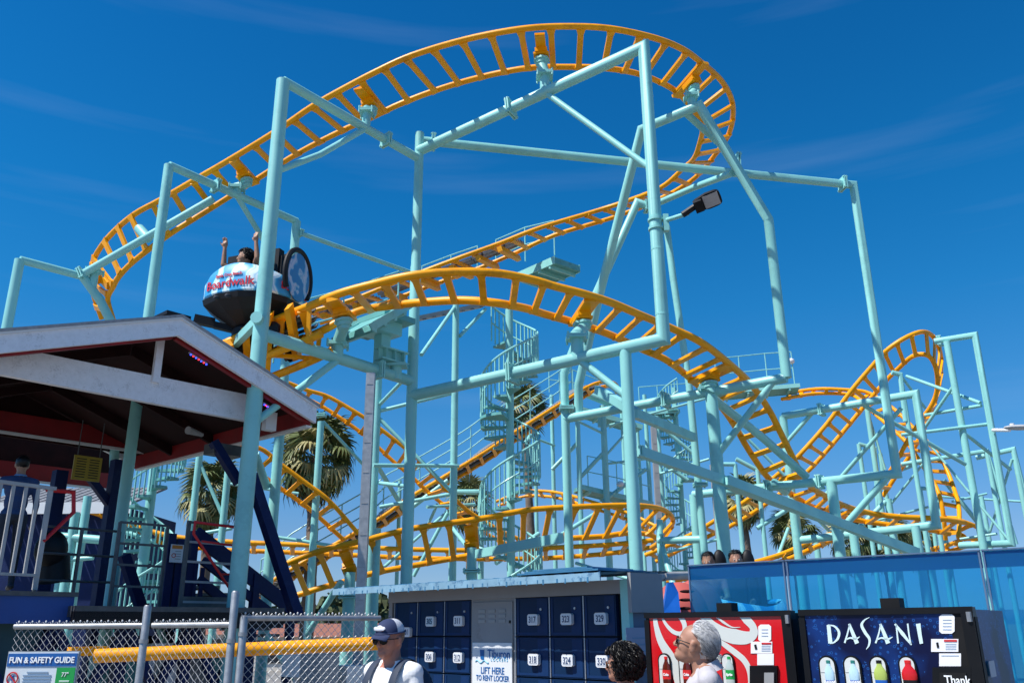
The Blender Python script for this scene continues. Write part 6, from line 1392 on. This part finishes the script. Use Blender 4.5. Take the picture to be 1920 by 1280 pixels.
LENSM = mat('dark_lens', (.003, .003, .004), .2, var=0, spec=.2); glasses(m1p, BLACK, LENSM)
hs_ = mat('short_grey_brown_hair', (.22, .17, .13), .7, var=.2, scale=80); strands(m1p, hs_, 500, lambda d: d.x < -.05 and -.55 < d.z < .15, L=(.01, .02), rad=.0013, r=(.100, .080, .095), c=(-.012, 0, .035), seed=4)
for s_ in (1, -1):
    pts = [(-.135, s_*.10, 1.38), (-.10, s_*.105, 1.455), (-.03, s_*.11, 1.482), (.05, s_*.112, 1.455), (.118, s_*.115, 1.36), (.142, s_*.12, 1.25), (.125, s_*.14, 1.12)]
    cp_ = catmull([V(p) for p in pts], 4); L_ = []; 
    for i, p in enumerate(cp_):
        L_.append([W(p+V((0, -.028, 0))), W(p+V((.004 if i > 10 else 0, 0, .008))), W(p+V((0, .028, 0)))])
    obj('backpack_strap', MB().grid(L_), STRP, m1p)
obj('chest_strap', MB().tube([W((.152, -.12, 1.225)), W((.168, 0, 1.22)), W((.152, .12, 1.225))], [.010]*3, 6), STRP, m1p)
bp = MB(); bp.ellipsoid(W((-.22, 0, 1.20)), (.12, .16, .25), 18, 14, Mw.to_3x3()); bp.ellipsoid(W((-.28, 0, 1.12)), (.07, .12, .14), 14, 10, Mw.to_3x3()); obj('backpack', bp, STRP, m1p)
# --- silver haired man looking up
HD2 = math.atan2(.12, -.99)
m2p = standing('elderly man with silver hair, glasses and a pale grey shirt, looking up to the left', 1316, 1210, 5.3, HD2, vox=.0066, J=dict(hd=(.045, 0, 1.585)), smooth=2, mats=[SK2, SHG, TRS, SHOE], zones=zstd(-.012), head_rot=(R(-14), R(17)))
W, h, Rh, j, Mw = WS[m2p.name]
keep2 = lambda d: (d.x < .45 and d.z > -.50 and (d.z > .42-.55*max(0, -d.x+.1)*2.2 or d.x < -.05)) or (d.z > .62 and d.x < .62)
_k2 = keep2
keep2 = lambda d: _k2(d) and not (abs(d.y) > .50 and d.z < .10 and d.x > -.30) and d.x < .42+.25*noise.noise(d*5)
SCALP = mat('silver_scalp', (.42, .36, .33), .6, var=.1, scale=30)
hairshell(m2p, SCALP, r=(.103, .081, .095), c=(-.018, 0, .036), keep=keep2, rough=.10, seed=3)
strands(m2p, HG, 5200, keep2, L=(.03, .075), rad=.0011, r=(.106, .084, .098), c=(-.018, 0, .036), flow=V((-1, 0, -.55)), seed=5, lift=.5)
strands(m2p, HGD, 1300, lambda d: keep2(d) and d.z < .35, L=(.04, .08), rad=.0011, r=(.107, .085, .099), c=(-.018, 0, .036), flow=V((-.9, 0, -.7)), seed=15, lift=.5)  # darker grey strands vary the hair and paint shadow into its lower part
strands(m2p, HG, 260, lambda d: d.x < .2 and -.75 < d.z < -.35 and d.x < -.3, L=(.02, .04), rad=.0014, r=(.104, .083, .104), c=(-.018, 0, .03), flow=V((-.4, 0, -1)), seed=6)
glasses(m2p, BLACK, mat('glasses_lens', (.10, .07, .06), .06, var=0), (.002, .026, .020))
for s_ in (1, -1): obj('eyebrow', MB().tube([W(h(.090, s_*.018, .030)), W(h(.088, s_*.034, .035)), W(h(.078, s_*.052, .030))], [.003, .004, .002], 6), HG, m2p)
rows = []
for i, (r_, z_) in enumerate(((.074, 1.452), (.078, 1.478), (.072, 1.488), (.088, 1.462), (.104, 1.438))): rows.append([W((-.012+r_*math.cos(a)*.98, r_*math.sin(a), z_-.030*math.cos(a)-(.02 if math.cos(a) > .9 else 0))) for a in [k*2*math.pi/28 for k in range(28)]])
obj('shirt_collar', MB().grid(rows, True), SHG, m2p)
# --- curly haired woman
HD3 = math.atan2(.38, -.92)
m3p = standing('person with black curly hair and brown sunglasses seen from behind in front of the lockers', 1172, 1246, 5.9, HD3, vox=.009, J=dict(hd=(.025, 0, 1.60)), mats=[SK2, SHP, TRS, SHOE], zones=zstd(), fem=True, head_rot=(R(0), R(-2)))
keep3 = lambda d: d.x < .42 or (d.z > .55 and d.x < .8)
hairshell(m3p, HB, r=(.122, .104, .108), c=(-.022, 0, .030), keep=keep3, rough=.16, seed=7)
strands(m3p, HB, 950, lambda d: keep3(d) and d.z > -.85, L=(.02, .05), rad=.0028, r=(.118, .100, .108), c=(-.022, 0, .020), flow=V((-.3, 0, -1)), curl=.013, seed=8, nm='curls')
glasses(m3p, mat('tortoise_frame', (.12, .04, .01), .3), mat('brown_lens', (.08, .03, .01), .1, var=0))
# --- rider arms up
def seated(label, head, heading, J, mats, vox=.011, hr=(0, 0), scale=1., group='riders'):
    """seat so that the head centre is at the given world point"""
    base_ = dict(pel=(0, 0, .60), wst=(0, 0, .70), chs=(-.02, 0, .93), nk=(-.02, 0, 1.085), hd=(.01, 0, 1.255), shL=(-.02, .185, 1.03), shR=(-.02, -.185, 1.03), elL=(.06, .24, .78), elR=(.06, -.24, .78), wrL=(.28, .2, .72), wrR=(.28, -.2, .72),
                 hipL=(.02, .09, .56), hipR=(.02, -.09, .56), knL=(.40, .1, .58), knR=(.40, -.1, .58), anL=(.42, .1, .18), anR=(.42, -.1, .18)); base_.update(J)
    off = Matrix.Rotation(heading, 3, 'Z') @ (V(base_['hd'])*scale)
    return person(label, tuple(head-off), heading, base_, hr, vox, mats, zstd(), scale, group=group)
hd4 = P(459, 484, CC.y-.28)
m4p = seated('rider with short black hair and both bare arms raised in the spinning car', hd4, R(-112), dict(knL=(.28, .1, .74), knR=(.28, -.1, .74), anL=(.26, .1, .56), anR=(.26, -.1, .56), elL=(.10, .30, 1.17), elR=(.10, -.30, 1.17), wrL=(.12, .27, 1.43), wrR=(.12, -.29, 1.43), acL=(0, 1, 0), acR=(0, 1, 0), shL=(0, .19, 1.06), shR=(0, -.19, 1.06)), [SK3, SHK, TRS, SHOE], .0095, (R(-55), R(0)), 1.13)
kp = lambda d: d.x < .25 or d.z > .5
hairshell(m4p, HB, keep=kp, rough=.15, seed=2, r=(.112, .092, .104)); strands(m4p, HB, 300, lambda d: kp(d) and d.z > -.6, L=(.02, .04), rad=.003, curl=.008, seed=9, nm='curls', r=(.112, .092, .104))
m5p = seated('left rider behind the blue screen, dark hair, head turned down', P(1328, 1053, 12.05), math.atan2(-.9, -.42), {}, [SK3, mat('coral_shirt', (.5, .12, .10), .8), TRS, SHOE], .012, (R(0), R(-8)))
hairshell(m5p, HB, keep=kp, rough=.1, seed=4)
m6p = seated('right rider behind the blue screen, black hair with a parting', P(1380, 1050, 12.05), math.atan2(-.95, -.3), {}, [SK2, mat('pale_shirt', (.5, .5, .5), .8), TRS, SHOE], .012, (R(10), R(-2)))
hairshell(m6p, HB, keep=kp, rough=.08, seed=5)
strands(m5p, HB, 250, lambda d: kp(d) and d.z > -.5, L=(.02, .05), rad=.0025, seed=11); strands(m6p, HB, 300, lambda d: kp(d) and d.z > -.6, L=(.03, .07), rad=.0025, seed=12)
# --- operator (back view) standing on the station deck
po = P(42, 872, 11.3); zf = P(60, 1106, 11.3).z; so_p = (po.z-zf)/1.63
m7p = person('ride operator in a navy jacket seen from behind at the white railing', (po.x, po.y, zf), math.atan2(.75, -.6), dict(elL=(.18, .26, 1.22), wrL=(.38, .30, 1.34), elR=(.02, -.25, 1.12)), (0, 0), .012, [SK3, OPB, TRS, SHOE], zstd(0, 1.2), so_p)
hairshell(m7p, HB, keep=kp, rough=.05, seed=9)
W, h, Rh, j, Mw = WS[m7p.name]; obj('collar', MB().tube([W((-.015+.066*math.cos(a), .066*math.sin(a), 1.488)) for a in [k*2*math.pi/20 for k in range(20)]], .012, 6, closed=True), OPC, m7p)
scn.render.engine = 'CYCLES'
scn.cycles.max_bounces = 6; scn.cycles.transparent_max_bounces = 12
